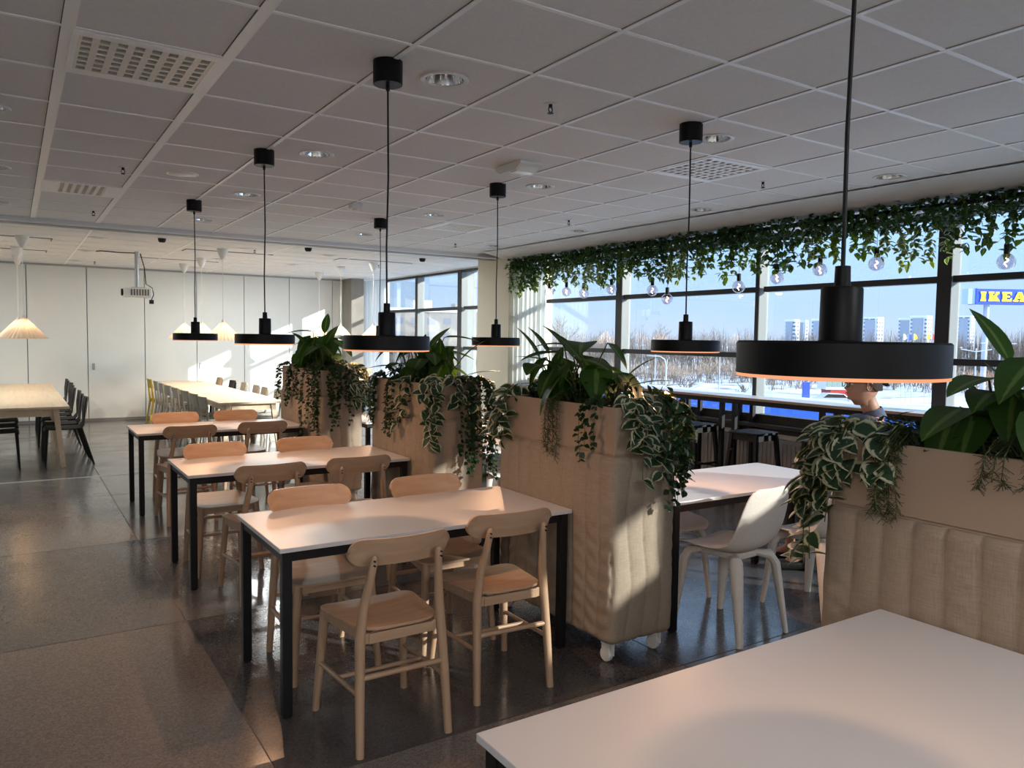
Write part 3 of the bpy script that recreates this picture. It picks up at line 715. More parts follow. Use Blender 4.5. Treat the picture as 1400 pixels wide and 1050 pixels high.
# ------------------------------------------------------------------ beech chairs (local +y is the way the sitter faces)
def rrect(w0, w1, d, r, n=6):
    """trapezoid, w0 at y=-d/2, w1 at y=+d/2, rounded corners"""
    c = [(-w0/2, -d/2), (w0/2, -d/2), (w1/2, d/2), (-w1/2, d/2)]; out = []
    for i in range(4):
        p = Vector(c[i]); a = (Vector(c[i-1])-p).normalized(); b = (Vector(c[(i+1) % 4])-p).normalized()
        s_, e_ = p+a*r, p+b*r
        for k in range(n+1):
            u = k/n; q = (1-u)**2*s_+2*u*(1-u)*p+u*u*e_; out.append((q.x, q.y))
    return out
def beech_chair(label, grp):
    t = thing('dining_chair', label, 'chair', (0, 0, 0), 0, grp)
    # seat: plywood, dished
    po = rrect(.34, .45, .43, .10, 8); n = len(po); b = MB(); rings = [1, .85, .6, .3]; vs = []
    def zz(x, y): return .487-.016*(1-min(1, (x/.24)**2))+.010*(y/.2 if y > 0 else 0)*-1+(.014*(-y/.2)**2 if y < 0 else 0)
    for off in (0, -.012):
        for k in rings:
            for x, y in po: vs.append((x*k, y*k, zz(x*k, y*k)+off))
    R_ = len(rings); f = []
    for o_ in (0, R_*n):
        for i in range(R_-1):
            for k in range(n):
                q = (o_+i*n+k, o_+i*n+(k+1) % n, o_+(i+1)*n+(k+1) % n, o_+(i+1)*n+k); f.append(q if o_ == 0 else q[::-1])
        q = tuple(o_+(R_-1)*n+k for k in range(n)); f.append(q if o_ == 0 else q[::-1])
    f += [((k+1) % n, k, R_*n+k, R_*n+(k+1) % n) for k in range(n)]
    b.add(vs, f).build('seat', m_beech, t, smooth=True, bevel=.002)
    # apron under the seat
    ap = MB()
    for s_ in (-1, 1):
        ap.add([(s_*.155, -.20, .468), (s_*.195, .19, .462), (s_*.195, .19, .415), (s_*.155, -.20, .425), (s_*.135, -.20, .468), (s_*.172, .19, .462), (s_*.172, .19, .415), (s_*.135, -.20, .425)],
               [(0, 1, 2, 3), (7, 6, 5, 4), (0, 4, 5, 1), (3, 2, 6, 7), (0, 3, 7, 4), (1, 5, 6, 2)])
    ap.box(-.18, .18, .165, .187, .415, .462).box(-.14, .14, -.205, -.185, .425, .466)
    ap.build('seat_frame', m_beech, t, bevel=.003)
    # backrest
    def br(u, v):
        x = (u-.5)*.44; h = .054; e_ = abs(x)-(.22-h)
        hh = h if e_ < 0 else math.sqrt(max(0, h*h-e_*e_))
        y = -.232+1.05*x*x
        return Vector((x, y-.02*(v-.5), .790+(v-.5)*2*hh))
    nu, nv = 33, 7; vs = []; f = []
    us = [.5+.5*math.sin(PI*(i/(nu-1)-.5)) for i in range(nu)]
    for o_ in (0, .013):
        for j in range(nv):
            for i in range(nu):
                p = br(us[i], j/(nv-1)); vs.append((p.x, p.y+o_, p.z))
    N = nu*nv
    for j in range(nv-1):
        for i in range(nu-1):
            a = j*nu+i; f.append((a, a+1, a+nu+1, a+nu)); f.append((N+a, N+a+nu, N+a+nu+1, N+a+1))
    for i in range(nu-1): f.append((i, N+i, N+i+1, i+1)); a = (nv-1)*nu+i; f.append((a, a+1, N+a+1, N+a))
    MB().add(vs, f).build('backrest', m_beech, t, smooth=True)
    for s_ in (-1, 1):
        MB().tube([(s_*.193, -.243, .0), (s_*.185, -.220, .25), (s_*.176, -.198, .46), (s_*.163, -.205, .58), (s_*.146, -.232, .70), (s_*.138, -.246, .77), (s_*.1375, -.247, .783), (s_*.1372, -.247, .789)],
                  [.0165, .0195, .0205, .019, .0165, .015, .012, .005], 14).build('rear_leg', m_beechv, t, smooth=True)
        MB().tube([(s_*.210, .225, .0), (s_*.193, .205, .25), (s_*.180, .185, .462)], [.0155, .0195, .021], 14).build('front_leg', m_beechv, t, smooth=True)
        MB().tube([(s_*.186, -.222, .235), (s_*.198, .21, .215)], .0105, 10).build('side_stretcher', m_beech, t, smooth=True)
        for z in (.752, .77): MB().tube([(s_*.143, -.2685+.02*(.77-z), z-.0), (s_*.143, -.24, z)], .0035, 8).build('screw', m_black, t)
    MB().tube([(-.184, -.216, .30), (.184, -.216, .30)], .0115, 10).build('rear_stretcher', m_beech, t, smooth=True)
    MB().tube([(-.192, .0, .226), (.192, .0, .226)], .0095, 10).build('cross_stretcher', m_beech, t, smooth=True)
    return t
CH = [(1.288, 2.975, .0, 'beech dining chair at lower centre, nearest the camera, back to us'),
      (1.905, 3.105, -.05, 'beech chair with sunlit seat at the right of the nearest full table'),
      (1.275, 3.69, PI, 'beech chair tucked in at the far left side of the nearest full table'),
      (1.945, 3.70, PI, 'beech chair tucked in at the far right side of the nearest full table'),
      (1.315, 4.915, .02, 'beech chair with back to us at the left of the second table'),
      (1.905, 4.945, -.03, 'beech chair with back to us at the right of the second table'),
      (1.215, 5.60, PI+.03, 'beech chair on the far left side of the second table'),
      (1.875, 5.63, PI, 'beech chair on the far right side of the second table'),
      (1.265, 7.21, .03, 'beech chair with back to us at the left of the third table'),
      (1.905, 7.27, -.02, 'beech chair with back to us at the right of the third table'),
      (1.345, 8.02, PI, 'beech chair on the far left side of the third table'),
      (1.925, 8.03, PI, 'beech chair on the far right side of the third table')]
b0 = None
for x, y, rz, lb in CH:
    if b0: dup(b0, (x, y, 0), rz, lb)
    else:
        b0 = beech_chair(lb, 'beech dining chairs'); b0.location = (x, y, 0); b0.rotation_euler = (0, 0, rz)

# ------------------------------------------------------------------ white shell chairs
def shell_chair(label, grp):
    t = thing('shell_chair', label, 'chair', (0, 0, 0), 0, grp)
    # side profile (y,z), half width at each station; sitter faces +y
    st = [(.235, .447, .150), (.225, .468, .185), (.16, .478, .215), (.05, .466, .225), (-.06, .462, .225), (-.14, .478, .220), (-.195, .520, .218), (-.222, .60, .216), (-.242, .69, .208), (-.258, .78, .192), (-.266, .83, .160), (-.268, .846, .105)]
    nv = len(st); nu = 15
    vs = []
    for off in (0, 1):
        for j, (y, z, w) in enumerate(st):
            a = st[max(j-1, 0)]; b = st[min(j+1, nv-1)]; d = Vector((0, b[0]-a[0], b[1]-a[1])).normalized(); nn = Vector((0, d.z, -d.y))*-1
            nn = Vector((0, -d.z, d.y)) if False else Vector((0, d.z, -d.y))
            cup = .035*math.exp(-((j-5)/3.2)**2)+.010
            for i in range(nu):
                u = (i/(nu-1)-.5)*2; p = Vector((u*w, y, z))-nn*(-1)*cup*0
                up_ = Vector((0, -d.z, d.y))*-1
                p = p+Vector((0, d.z, -d.y))*(cup*abs(u)**2.4)
                if off: p = p-Vector((0, d.z, -d.y))*.012*(1-.3*abs(u))
                vs.append(p)
    N = nu*nv; f = []
    for j in range(nv-1):
        for i in range(nu-1):
            a = j*nu+i; f.append((a, a+1, a+nu+1, a+nu)); f.append((N+a, N+a+nu, N+a+nu+1, N+a+1))
    for i in range(nu-1): f.append((i, N+i, N+i+1, i+1)); a = (nv-1)*nu+i; f.append((a, a+1, N+a+1, N+a))
    for j in range(nv-1): a = j*nu; f.append((a, a+nu, N+a+nu, N+a)); a += nu-1; f.append((a, N+a, N+a+nu, a+nu))
    MB().add(vs, f).build('seat_shell', m_shell, t, smooth='all', sub=1)
    MB().prism(rrect(.22, .26, .26, .05), .425, .462).build('under_frame', m_shell, t, bevel=.008)
    for s_ in (-1, 1):
        MB().tube([(s_*.08, -.10, .447), (s_*.150, -.160, .435), (s_*.172, -.185, .39), (s_*.205, -.245, .0)], [.022, .038, .036, .019], 10, flat=.75).build('leg', m_shell, t, smooth=True)
        MB().tube([(s_*.09, .10, .447), (s_*.160, .150, .435), (s_*.180, .170, .39), (s_*.21, .215, .0)], [.022, .038, .036, .019], 10, flat=.75).build('leg', m_shell, t, smooth=True)
    return t
w0 = shell_chair('off white shell chair seen from behind in front of the white table', 'off white shell chairs')
w0.location = (3.40, 2.95, 0); w0.rotation_euler = (0, 0, .06)
dup(w0, (4.12, 2.90, 0), -.05, 'off white shell chair beside the right planter, sunlit from the window')
dup(w0, (3.52, 3.60, 0), PI-.15, 'off white shell chair tucked under the far side of the white table')
dup(w0, (3.55, 5.72, 0), PI, 'off white shell chair glimpsed between the middle planters')

# ------------------------------------------------------------------ bar counter, stools, radiators
t = thing('bar_counter', 'long white window counter with wooden edge on black legs', 'counter', (6.42, 5.3, 0), 0)
MB().box(-.19, .175, -4.3, 3.9, 1.036, 1.058).build('countertop', m_white, t, bevel=.002)
MB().box(-.197, -.19, -4.3, 3.9, 1.034, 1.058).build('wood_edging', m_beech, t)
MB().box(-.17, -.14, -4.25, 3.85, .985, 1.036).box(.13, .16, -4.25, 3.85, .985, 1.036).build('rail', m_black, t)
for yy in (2.75, 1.05, .87, .30, .13, -.90, -1.05, -1.9, -2.7, -3.6):
    MB().box(-.165, -.12, yy-.022, yy+.022, 0, .99).box(.11, .15, yy-.022, yy+.022, 0, .99).build('leg', m_black, t, bevel=.002)
def stool(label):
    t = thing('bar_stool', label, 'bar stool', (0, 0, 0), 0, 'black wooden bar stools at the window counter')
    MB().prism(rrect(.34, .37, .36, .05), .725, .748).build('seat', m_black, t, bevel=.005)
    MB().box(-.15, .15, -.150, -.130, .665, .725).box(-.15, .15, .130, .150, .665, .725).box(-.155, -.135, -.14, .14, .665, .725).box(.135, .155, -.14, .14, .665, .725).build('seat_frame', m_black, t)
    for a in (-1, 1):
        for b in (-1, 1):
            MB().tube([(a*.145, b*.145, .725), (a*.20, b*.20, 0)], [.026, .021], 4, sq=True).build('leg', m_black, t)
        MB().tube([(a*.175, -.175, .30), (a*.175, .175, .30)], .012, 6).build('footrest', m_black, t)
        MB().tube([(-.172, a*.172, .34), (.172, a*.172, .34)], .012, 6).build('stretcher', m_black, t)
    return t
s0 = stool('black wooden bar stool in the middle, full seat visible above the white table'); s0.location = (6.10, 5.03, 0)
dup(s0, (6.10, 5.82, 0), .03, 'black wooden bar stool left of the full one, beside the planter vines')
dup(s0, (6.08, 4.18, 0), -.05, 'black wooden bar stool to the right, beside the right planter')
dup(s0, (6.10, 6.65, 0), 0, 'black wooden bar stool mostly hidden behind the front planter')
dup(s0, (6.10, 3.20, 0), 0, 'black wooden bar stool hidden behind the right planter')
r0 = None
for y, lb in ((5.2, 'grey ribbed radiator under the window behind the middle stool'), (3.3, 'grey ribbed radiator under the window at right'), (7.2, 'grey ribbed radiator under the window at left')):
    t = thing('radiator', lb, 'radiator', (6.55, y, 0), 0, 'radiators under the windows')
    b = MB().box(-.035, .035, -.86, .86, .12, .62)
    for k in range(34): b.box(-.046, -.034, -.85+k*.05, -.85+k*.05+.028, .14, .60)
    b.build('panel', m_rad, t, bevel=.003)
    MB().box(-.04, .045, -.87, .87, .618, .635).build('top_grille', m_rad, t)
    MB().tube([(0, .8, .12), (0, .8, 0)], .01, 8).tube([(0, -.8, .12), (0, -.8, 0)], .01, 8).build('pipe', m_alu, t)

# ------------------------------------------------------------------ planters
PW, PL = .41, 1.06
def cover_pt(s, L, Wd, r=.035):
    """point and normal on rounded rectangle perimeter (x width, y length), start at corner -x,-y going +y"""
    segs = [('l', Wd/2-r, 'x')]
    P = 2*(L-2*r)+2*(Wd-2*r)+2*PI*r; d = (s % 1)*P
    a, b = Wd/2-r, L/2-r
    parts = [((-a-r, -b), (0, 1), 2*b, (-1, 0)), ('c', (-a, b), PI), ((-a, b+r), (1, 0), 2*a, (0, 1)), ('c', (a, b), PI/2),
             ((a+r, b), (0, -1), 2*b, (1, 0)), ('c', (a, -b), 0), ((a, -b-r), (-1, 0), 2*a, (0, -1)), ('c', (-a, -b), -PI/2)]
    for q in parts:
        l = PI*r/2 if q[0] == 'c' else q[2]
        if d <= l+1e-9:
            if q[0] == 'c':
                an = q[2]-d/r; n = Vector((math.cos(an), math.sin(an), 0)); return Vector((q[1][0], q[1][1], 0))+n*r, n
            return Vector((q[0][0]+q[1][0]*d, q[0][1]+q[1][1]*d, 0)), Vector((*q[3], 0))
        d -= l
    return Vector((-a-r, -b, 0)), Vector((-1, 0, 0))
def planter(label, y0, y1, seed, x0=2.455):
    L = y1-y0; t = thing('planter_divider', label, 'planter', (x0+PW/2, (y0+y1)/2, 0), 0, 'fabric covered planter dividers on castors')
    P = 2*(L+PW); rr = random.Random(seed); ph = rr.uniform(0, 6)
    def cov(u, v):
        p, n = cover_pt(u, L, PW); z = .115+v*.935
        end = abs(n.y) > .5
        s = p.x if end else p.y
        w = .105; wav = (.018*math.sin(z*9+ph+s*3) if end else .006*math.sin(z*7+s*9+ph))
        q = ((s+wav)/w) % 1; puff = .015*(math.sin(PI*q)**.30)
        wr = .0045*math.sin(z*75+math.sin(s*14+ph)*3+ph)*(1-v)*(.3+.7*math.sin(PI*q)) if not end else .001*math.sin(z*40+s*20)
        ed = -.018*max(0, (v-.965)/.035)**2-.018*max(0, (.03-v)/.03)**2
        return p+n*(puff+wr+ed)+Vector((0, 0, z))
    b = MB().grid(cov, int(P/.0075), 110, closed=True); b.build('quilted_cover', m_fab, t, smooth='all')
    a, bb = PW/2-.012, L/2-.012
    MB().box(-a, a, -bb, bb, .12, 1.06).build('core_box', m_board, t)
    u = MB(); w = .012
    for (xa, xb, ya, yb) in ((-a, a, -bb, -bb+w), (-a, a, bb-w, bb), (-a, -a+w, -bb+w, bb-w), (a-w, a, -bb+w, bb-w)): u.box(xa, xb, ya, yb, 1.055, 1.295)
    u.build('planter_box', m_board, t, bevel=.003)
    MB().box(-a+w, a-w, -bb+w, bb-w, 1.06, 1.25).build('soil', m_soil, t)
    for sx_ in (-1, 1):
        for sy_ in (-1, 1):
            X, Y = sx_*(PW/2-.045), sy_*(L/2-.06); T = Matrix.Translation((X, Y, 0)) @ Matrix.Rotation(rr.uniform(-1.2, 1.2), 4, 'Z')
            f = MB().box(-.022, -.016, -.018, .035, .03, .095, T).box(.016, .022, -.018, .035, .03, .095, T).box(-.022, .022, -.02, .04, .092, .12, T)
            c = f.build('castor', m_whitepl, t, bevel=.003)
            MB().lathe([(.001, -.015), (.030, -.015), (.036, -.009), (.036, .009), (.030, .015), (.001, .015)], n=20, close=False, T=T @ Matrix.Translation((0, .018, .037)) @ Matrix.Rotation(PI/2, 4, 'Y')).build('wheel', m_whitepl, c, smooth=True)
    return t
PLN = {3: (2.86, 3.90), 2: (4.80, 5.88), 1: (7.12, 8.42), 4: (.62, 1.69)}
NM = {3: 'front planter', 2: 'second planter', 1: 'farthest planter', 4: 'right foreground planter'}
planter('fabric quilted planter divider in front centre, end face sunlit', *PLN[3], 3)
planter('fabric quilted planter divider behind the front one', *PLN[2], 5)
planter('farthest fabric quilted planter divider by the third table', *PLN[1], 8)
planter('fabric planter divider at the right edge of the photo behind the foreground tabletop', *PLN[4], 11)

def heart(t):  # broad leaf outline
    return math.sin(PI*min(1, t**.55*.98+.02))**.8
def broadleaf(label, x, y, z, specs, name='broadleaf_plant'):
    """specs: list of (dx, dy, dz tip offsets, length, width, facing azimuth, pitch)"""
    t = thing(name, label, 'plant', (x, y, z))
    st = MB(); lf = MB()
    for (bx, by, hx, hy, hz, L, Wd, az, pt) in specs:
        h = Vector((hx, hy, hz)); b = Vector((bx, by, -.02))
        mid = b.lerp(h, .5)+Vector((0, 0, .05)); st.tube([b, mid, h], [.006, .005, .0035], 6)
        d = Vector((math.cos(az)*math.cos(pt), math.sin(az)*math.cos(pt), math.sin(pt)))
        nrm = Vector((0, 0, 1)) if abs(pt) < 1.2 else Vector((-math.cos(az), -math.sin(az), .2))
        lf.leaf(h, d, nrm, L, Wd, 7, .35, .18, heart if Wd/L > .38 else None)
    st.build('stem', m_stem, t, smooth=True); lf.build('foliage', m_lbig, t, smooth='all')
    return t
def rand_broad(seed, L, n, hmax, big=1.0):
    r = random.Random(seed); out = []
    for k in range(n):
        by = (r.random()-.5)*(L-.35); bx = r.uniform(-.08, .08)
        az = r.uniform(0, 2*PI); h = r.uniform(.14, hmax+.08); out_ = r.uniform(.02, .12)
        cen = 1-abs(by/(L/2))*.55
        LL = r.uniform(.19, .28)*big
        narrow = r.random() < .15
        out.append((bx, by, bx+math.cos(az)*out_, by+math.sin(az)*out_*1.2, h*cen, LL*(1.15 if narrow else 1), LL*(.34 if narrow else r.uniform(.60, .78)), az, r.uniform(-1.15, .05) if not narrow else r.uniform(.3, 1.2)))
    return out
def undergrowth(label, x, y, z, L, seed, m=m_ldark):
    t = thing('bushy_plant', label, 'plant', (x, y, z)); r = random.Random(seed); lf = MB(); st = MB()
    for k in range(22):
        b = Vector((r.uniform(-.15, .15), (r.random()-.5)*(L-.12), -.03)); tip = b+Vector((r.uniform(-.10, .10), r.uniform(-.10, .10), r.uniform(.07, .17)))
        st.tube([b, tip], [.004, .002], 5)
        for q in range(26):
            u = r.uniform(.2, 1); p = b.lerp(tip, u)+Vector((r.gauss(0, .02), r.gauss(0, .02), 0)); az = r.uniform(0, 2*PI); pt = r.uniform(-.5, .9)
            d = Vector((math.cos(az)*math.cos(pt), math.sin(az)*math.cos(pt), math.sin(pt)))
            lf.leaf(p, d, Vector((0, 0, 1)), r.uniform(.045, .085), r.uniform(.016, .03), 3, .4)
    st.build('stem', m_stem, t); lf.build('foliage', m, t, smooth='all'); return t
def vine(label, x, y, z, out, length, kind, seed, strands=4, spread=.05, name='trailing_vine', rim=.06):
    """out: outward horizontal direction over the rim"""
    t = thing(name, label, 'plant', (x, y, z)); r = random.Random(seed); st = MB(); lf = MB()
    out = Vector((*out, 0)).normalized(); side = Vector((-out.y, out.x, 0))
    spec = {'var': (.092, .036, .050, 5), 'small': (.034, .016, .022, 3), 'needle': (.032, .0065, .010, 1), 'cream': (.070, .034, .036, 5), 'round': (.040, .030, .026, 4), 'lime': (.045, .028, .024, 3)}[kind]
    mt = {'var': m_lvar, 'small': m_ldark, 'needle': m_lneed, 'cream': m_lcream, 'round': m_lcream, 'lime': m_llime}[kind]
    for s_ in range(strands):
        o0 = side*r.gauss(0, spread); ln = length*r.uniform(.55, 1) if s_ else length
        reach = rim+r.uniform(.0, .05)
        pts = [Vector((0, 0, -.04))+o0*.6-out*.06, Vector((0, 0, .045+r.uniform(0, .03)))+o0*.8, out*reach*.8+o0+Vector((0, 0, .02)), out*reach+o0*1.1+Vector((0, 0, -.05))]
        n = max(3, int(ln/.06)); cur = pts[-1].copy(); sw = r.uniform(-.15, .15)
        for k in range(n):
            cur = cur+Vector((0, 0, -(ln-.05)/n))+side*(r.gauss(0, .008)+sw*.01)+out*r.gauss(0, .004); 
            if (cur-o0).dot(out) < rim-.01: cur += out*.01
            pts.append(cur.copy())
        st.tube(pts, .0018, 4)
        # leaves
        for a, b in zip(pts[:-1], pts[1:]):
            l = (b-a).length; m = max(1, int(l/spec[2]))
            for q in range(m):
                p = a.lerp(b, (q+r.random())/m); 
                for w in range(2 if kind != 'needle' else 4):
                    az = r.uniform(0, 2*PI); hd = Vector((math.cos(az), math.sin(az), 0)); hd = (hd+out*.45).normalized()
                    d = hd*.8+Vector((0, 0, r.uniform(-.9, .25)))
                    k_ = r.uniform(.7, 1.15)
                    lf.leaf(p, d, Vector((0, 0, 1))+out*.8, spec[0]*k_, spec[1]*2*k_*(1 if kind != 'needle' else .8), spec[3], .35)
    st.build('stem', m_stem, t); lf.build('foliage', mt, t, smooth='all'); return t

XC = 2.455+PW/2
def P(n, fy): a, b = PLN[n]; return a+(b-a)*fy
RIM = 1.285
# front planter (3): broad leaves fill the middle, vines at both ends
broadleaf('dark broad leaved plant rising from the middle of the front planter', XC, P(3, .55), RIM-.02, rand_broad(21, .75, 34, .30)+[(0, .05, -.02, .10, .33, .20, .11, 2.6, .1), (0, .2, -.06, .28, .24, .26, .08, 2.2, 1.1), (0, -.3, .06, -.38, .12, .25, .06, -.9, .35), (0, -.3, .1, -.3, .16, .22, .05, -.5, .8)])
undergrowth('dark bushy filler plant in the front planter', XC, P(3, .5), RIM, 1.0, 31)
vine('variegated vine at the back left corner of the front planter', 2.50, P(3, .93), RIM, (-1, .2), .26, 'var', 41, 6, .06)
vine('variegated vine spilling over the back end of the front planter', XC, P(3, .97), RIM, (-.6, 1), .30, 'var', 42, 5, .07)
vine('sprig of dark needles hanging down the front planter side', 2.49, P(3, .46), RIM, (-1, 0), .30, 'needle', 43, 8, .025)
vine('dark small leaved vine near the corner of the front planter', 2.49, P(3, .17), RIM, (-1, 0), .27, 'small', 44, 3, .02)
vine('white striped vine over the sunlit end corner of the front planter', 2.58, P(3, .02), RIM, (-.15, -1), .22, 'var', 45, 3, .03)
vine('white striped vine in the middle of the sunlit end of the front planter', 2.69, P(3, .03), RIM, (0, -1), .36, 'var', 46, 4, .05)
vine('long small leaved vine hanging lowest on the sunlit end of the front planter', 2.76, P(3, .02), RIM, (.1, -1), .52, 'small', 47, 6, .045, rim=.08)
vine('broad green vine hanging at the window corner of the front planter', 2.83, P(3, .06), RIM, (.9, -.6), .44, 'cream', 48, 6, .06)
vine('cream edged vine hanging over the window side of the front planter', 2.85, P(3, .22), RIM, (1, -.2), .30, 'var', 49, 6, .08)
# second planter
broadleaf('broad leaved plant rising from the second planter', XC, P(2, .5), RIM-.02, rand_broad(22, .8, 34, .32)+[(0, -.1, .05, -.22, .36, .28, .16, -.6, .1), (0, -.35, .08, -.40, .18, .28, .08, -.7, .9), (0, -.42, .10, -.44, .08, .30, .06, -.5, .35), (0, .4, -.05, .45, .12, .25, .11, 2.6, .1)])
undergrowth('dark bushy filler plant in the second planter', XC, P(2, .5), RIM, 1.02, 32)
vine('dark small leaved vine at the back left corner of the second planter', 2.50, P(2, .93), RIM, (-1, .3), .36, 'small', 51, 8, .06)
vine('dark hanging sprig on the side of the second planter', 2.49, P(2, .62), RIM, (-1, 0), .42, 'small', 52, 4, .03)
vine('striped vine hanging on the side of the second planter', 2.49, P(2, .38), RIM, (-1, 0), .34, 'var', 53, 2, .02)
vine('white striped vine at the near corner of the second planter', 2.49, P(2, .06), RIM, (-.6, -1), .42, 'var', 54, 4, .04)
vine('dense small leaved vine curtain down the end of the second planter', 2.72, P(2, .03), RIM, (.1, -1), .66, 'small', 55, 12, .07, rim=.08)
vine('small leaved vine down the window corner of the second planter', 2.86, P(2, .05), RIM, (.8, -1), .72, 'small', 56, 9, .06)
vine('striped vine over the end top of the second planter', 2.62, P(2, .02), RIM, (0, -1), .14, 'var', 57, 5, .08)
# farthest planter
broadleaf('broad leaved plant rising from the farthest planter', XC, P(1, .5), RIM-.02, rand_broad(23, .9, 34, .34, 1.15)+[(0, .1, -.05, .05, .40, .32, .17, 2.8, .1), (0, -.25, .05, -.35, .32, .30, .15, -1.2, -.4)])
undergrowth('dark bushy filler plant in the farthest planter', XC, P(1, .5), RIM, 1.25, 33)
vine('small vine at the back corner of the farthest planter', 2.50, P(1, .97), RIM, (-1, .6), .34, 'small', 61, 5, .06)
vine('dark small leaved vine near the back on the farthest planter side', 2.49, P(1, .68), RIM, (-1, 0), .40, 'small', 62, 5, .05)
vine('dark thin vine halfway along the farthest planter side', 2.49, P(1, .45), RIM, (-1, 0), .30, 'small', 63, 4, .05)
vine('long dark vine hanging down the farthest planter near corner', 2.49, P(1, .12), RIM, (-1, -.2), .72, 'small', 64, 10, .09, rim=.07)
vine('long dark vine on the end face of the farthest planter', 2.60, P(1, .01), RIM, (-.1, -1), .55, 'small', 65, 8, .06)
vine('striped vine on the end face of the farthest planter', 2.75, P(1, .02), RIM, (.2, -1), .32, 'var', 66, 7, .06)
vine('striped vine on the window side of the farthest planter', 2.86, P(1, .1), RIM, (1, -.5), .40, 'var', 67, 7, .08)
fl = vine('yellow artificial flowers hanging on the window side of the farthest planter', 2.9, P(1, .25), RIM, (1, -.2), .46, 'lime', 68, 4, .05, name='yellow_flowers')
for c in fl.children:
    if c.name.startswith('foliage'): c.data.materials[0] = m_yflow; c['label'] = 'yellow petals'
planter('added fabric planter divider blocking sun, unseen beyond the right edge near the windows', .22, 1.95, 14, 4.75)  # unseen planters and plants added to break up the sun indoors
planter('added fabric planter divider blocking low sun, unseen at right behind the camera', -1.0, .16, 15, 4.75)
broadleaf('added broad leaved plant in the unseen sun blocking planter', 4.955, 1.25, RIM-.02, rand_broad(26, 1.25, 44, .26))
undergrowth('added bushy plant in the unseen sun blocking planter', 4.955, 1.2, RIM, 1.4, 36)
# right foreground planter
broadleaf('large leaved plant rising from the right foreground planter', XC, P(4, .45), RIM-.02, rand_broad(24, .75, 34, .27, .95)+[(0, .12, .02, .16, .10, .20, .075, 1.6, 1.25), (0, -.05, 0, .02, .10, .26, .15, 1.9, 1.2), (0, -.25, -.04, -.18, .16, .30, .15, 1.5, 1.3)])
undergrowth('dark bushy filler plant in the right foreground planter', XC, P(4, .5), RIM, 1.0, 34)
vine('variegated vine at the left corner of the right foreground planter', 2.49, P(4, .95), RIM, (-1, .5), .30, 'var', 71, 4, .05)
vine('long variegated strand hanging from the right foreground planter corner', 2.50, P(4, .99), RIM, (-.5, 1), .46, 'var', 72, 3, .03)
vine('variegated vine over the far end of the right foreground planter', XC, P(4, .98), RIM, (0, 1), .20, 'var', 73, 6, .08)
vine('needle leaved sprig hanging on the right foreground planter face', 2.49, P(4, .77), RIM, (-1, 0), .24, 'needle', 74, 7, .02)
vine('short needle sprig by the photo edge on the right foreground planter', 2.49, P(4, .45), RIM, (-1, 0), .09, 'needle', 75, 5, .05)
vine('variegated vine along the rim of the right foreground planter', 2.50, P(4, .86), RIM, (-1, 0), .10, 'var', 76, 5, .07)

# ------------------------------------------------------------------ hanging greenery along the windows
def garland():
    t = thing('hanging_garland', 'long artificial greenery garland hanging from the ceiling along the windows', 'garland', (6.0, 5.6, 2.66)); r = random.Random(5)
    ya, yb = -7.1, 3.68
    MB().tube([(0, ya, .03), (0, yb, .03)], .02, 8).build('rail', m_black, t)
    h = MB(); y = ya+.3
    while y < yb:
        for dx in (-.04, .04): h.tube([(dx, y, .03), (dx, y, .085)], .002, 4)
        h.box(-.05, .05, y-.01, y+.01, .03, .05); y += .62
    h.build('hanger', m_alu, t)
    A = MB(); B = MB(); C_ = MB(); D = MB()
    def lf(b, p, L, Wd, seg=4):
        az = r.uniform(0, 2*PI); pt = r.uniform(-1.1, .6); d = Vector((math.cos(az)*math.cos(pt), math.sin(az)*math.cos(pt), math.sin(pt)))
        b.leaf(p, d, Vector((r.uniform(-.5, .5), r.uniform(-.5, .5), 1)), L, Wd, seg, .35)
    n = int((yb-ya)*760)
    for k in range(n):
        y = r.uniform(ya, yb); th = r.uniform(0, 2*PI); q = r.random()**.5
        rad = .13+.02*math.sin(y*5)
        p = Vector((math.cos(th)*q*rad*1.1, y, math.sin(th)*q*rad-.005))
        lf(A if r.random() < .72 else C_, p, r.uniform(.045, .075), r.uniform(.03, .048))
    y = ya
    while y < yb:
        y += r.uniform(.03, .075)
        kind = math.sin(y*3.1+1)+.6*math.sin(y*7.7)
        ln = (.10+.10*abs(math.sin(y*2.3+.5))+r.uniform(0, .10)) if r.random() < .85 else r.uniform(.2, .34)
        x = r.uniform(-.10, .10); tgt = D if (math.sin(y*4.2+2) > .55 and r.random() < .7) else (B if kind > -.2 else C_)
        cur = Vector((x, y, -.08)); steps = int(ln/.028)+1
        for k in range(steps):
            cur += Vector((r.gauss(0, .006), r.gauss(0, .009), -.028))
            for w in range(2): lf(tgt, cur, r.uniform(.052, .08), r.uniform(.036, .052))
        st_.tube([(x, y, -.05), cur], .0015, 3) if False else None
    y = ya
    while y < yb:   # sprays poking upward
        y += r.uniform(.25, .7); cur = Vector((r.uniform(-.12, -.02), y, .08)); dy = r.choice((-1, 1))
        for k in range(r.randint(3, 7)):
            cur += Vector((-.003, .028*dy, .022 if k < 3 else -.004))
            if cur.z > .135: cur.z = .135
            for w in range(2): 
                az = r.uniform(0, 2*PI); A.leaf(cur, Vector((math.cos(az), math.sin(az), -.2)), Vector((0, 0, 1)), .045, .034, 3, .3)
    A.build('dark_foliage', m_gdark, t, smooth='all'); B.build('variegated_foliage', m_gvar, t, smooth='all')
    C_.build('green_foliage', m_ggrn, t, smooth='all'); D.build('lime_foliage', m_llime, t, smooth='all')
garland()
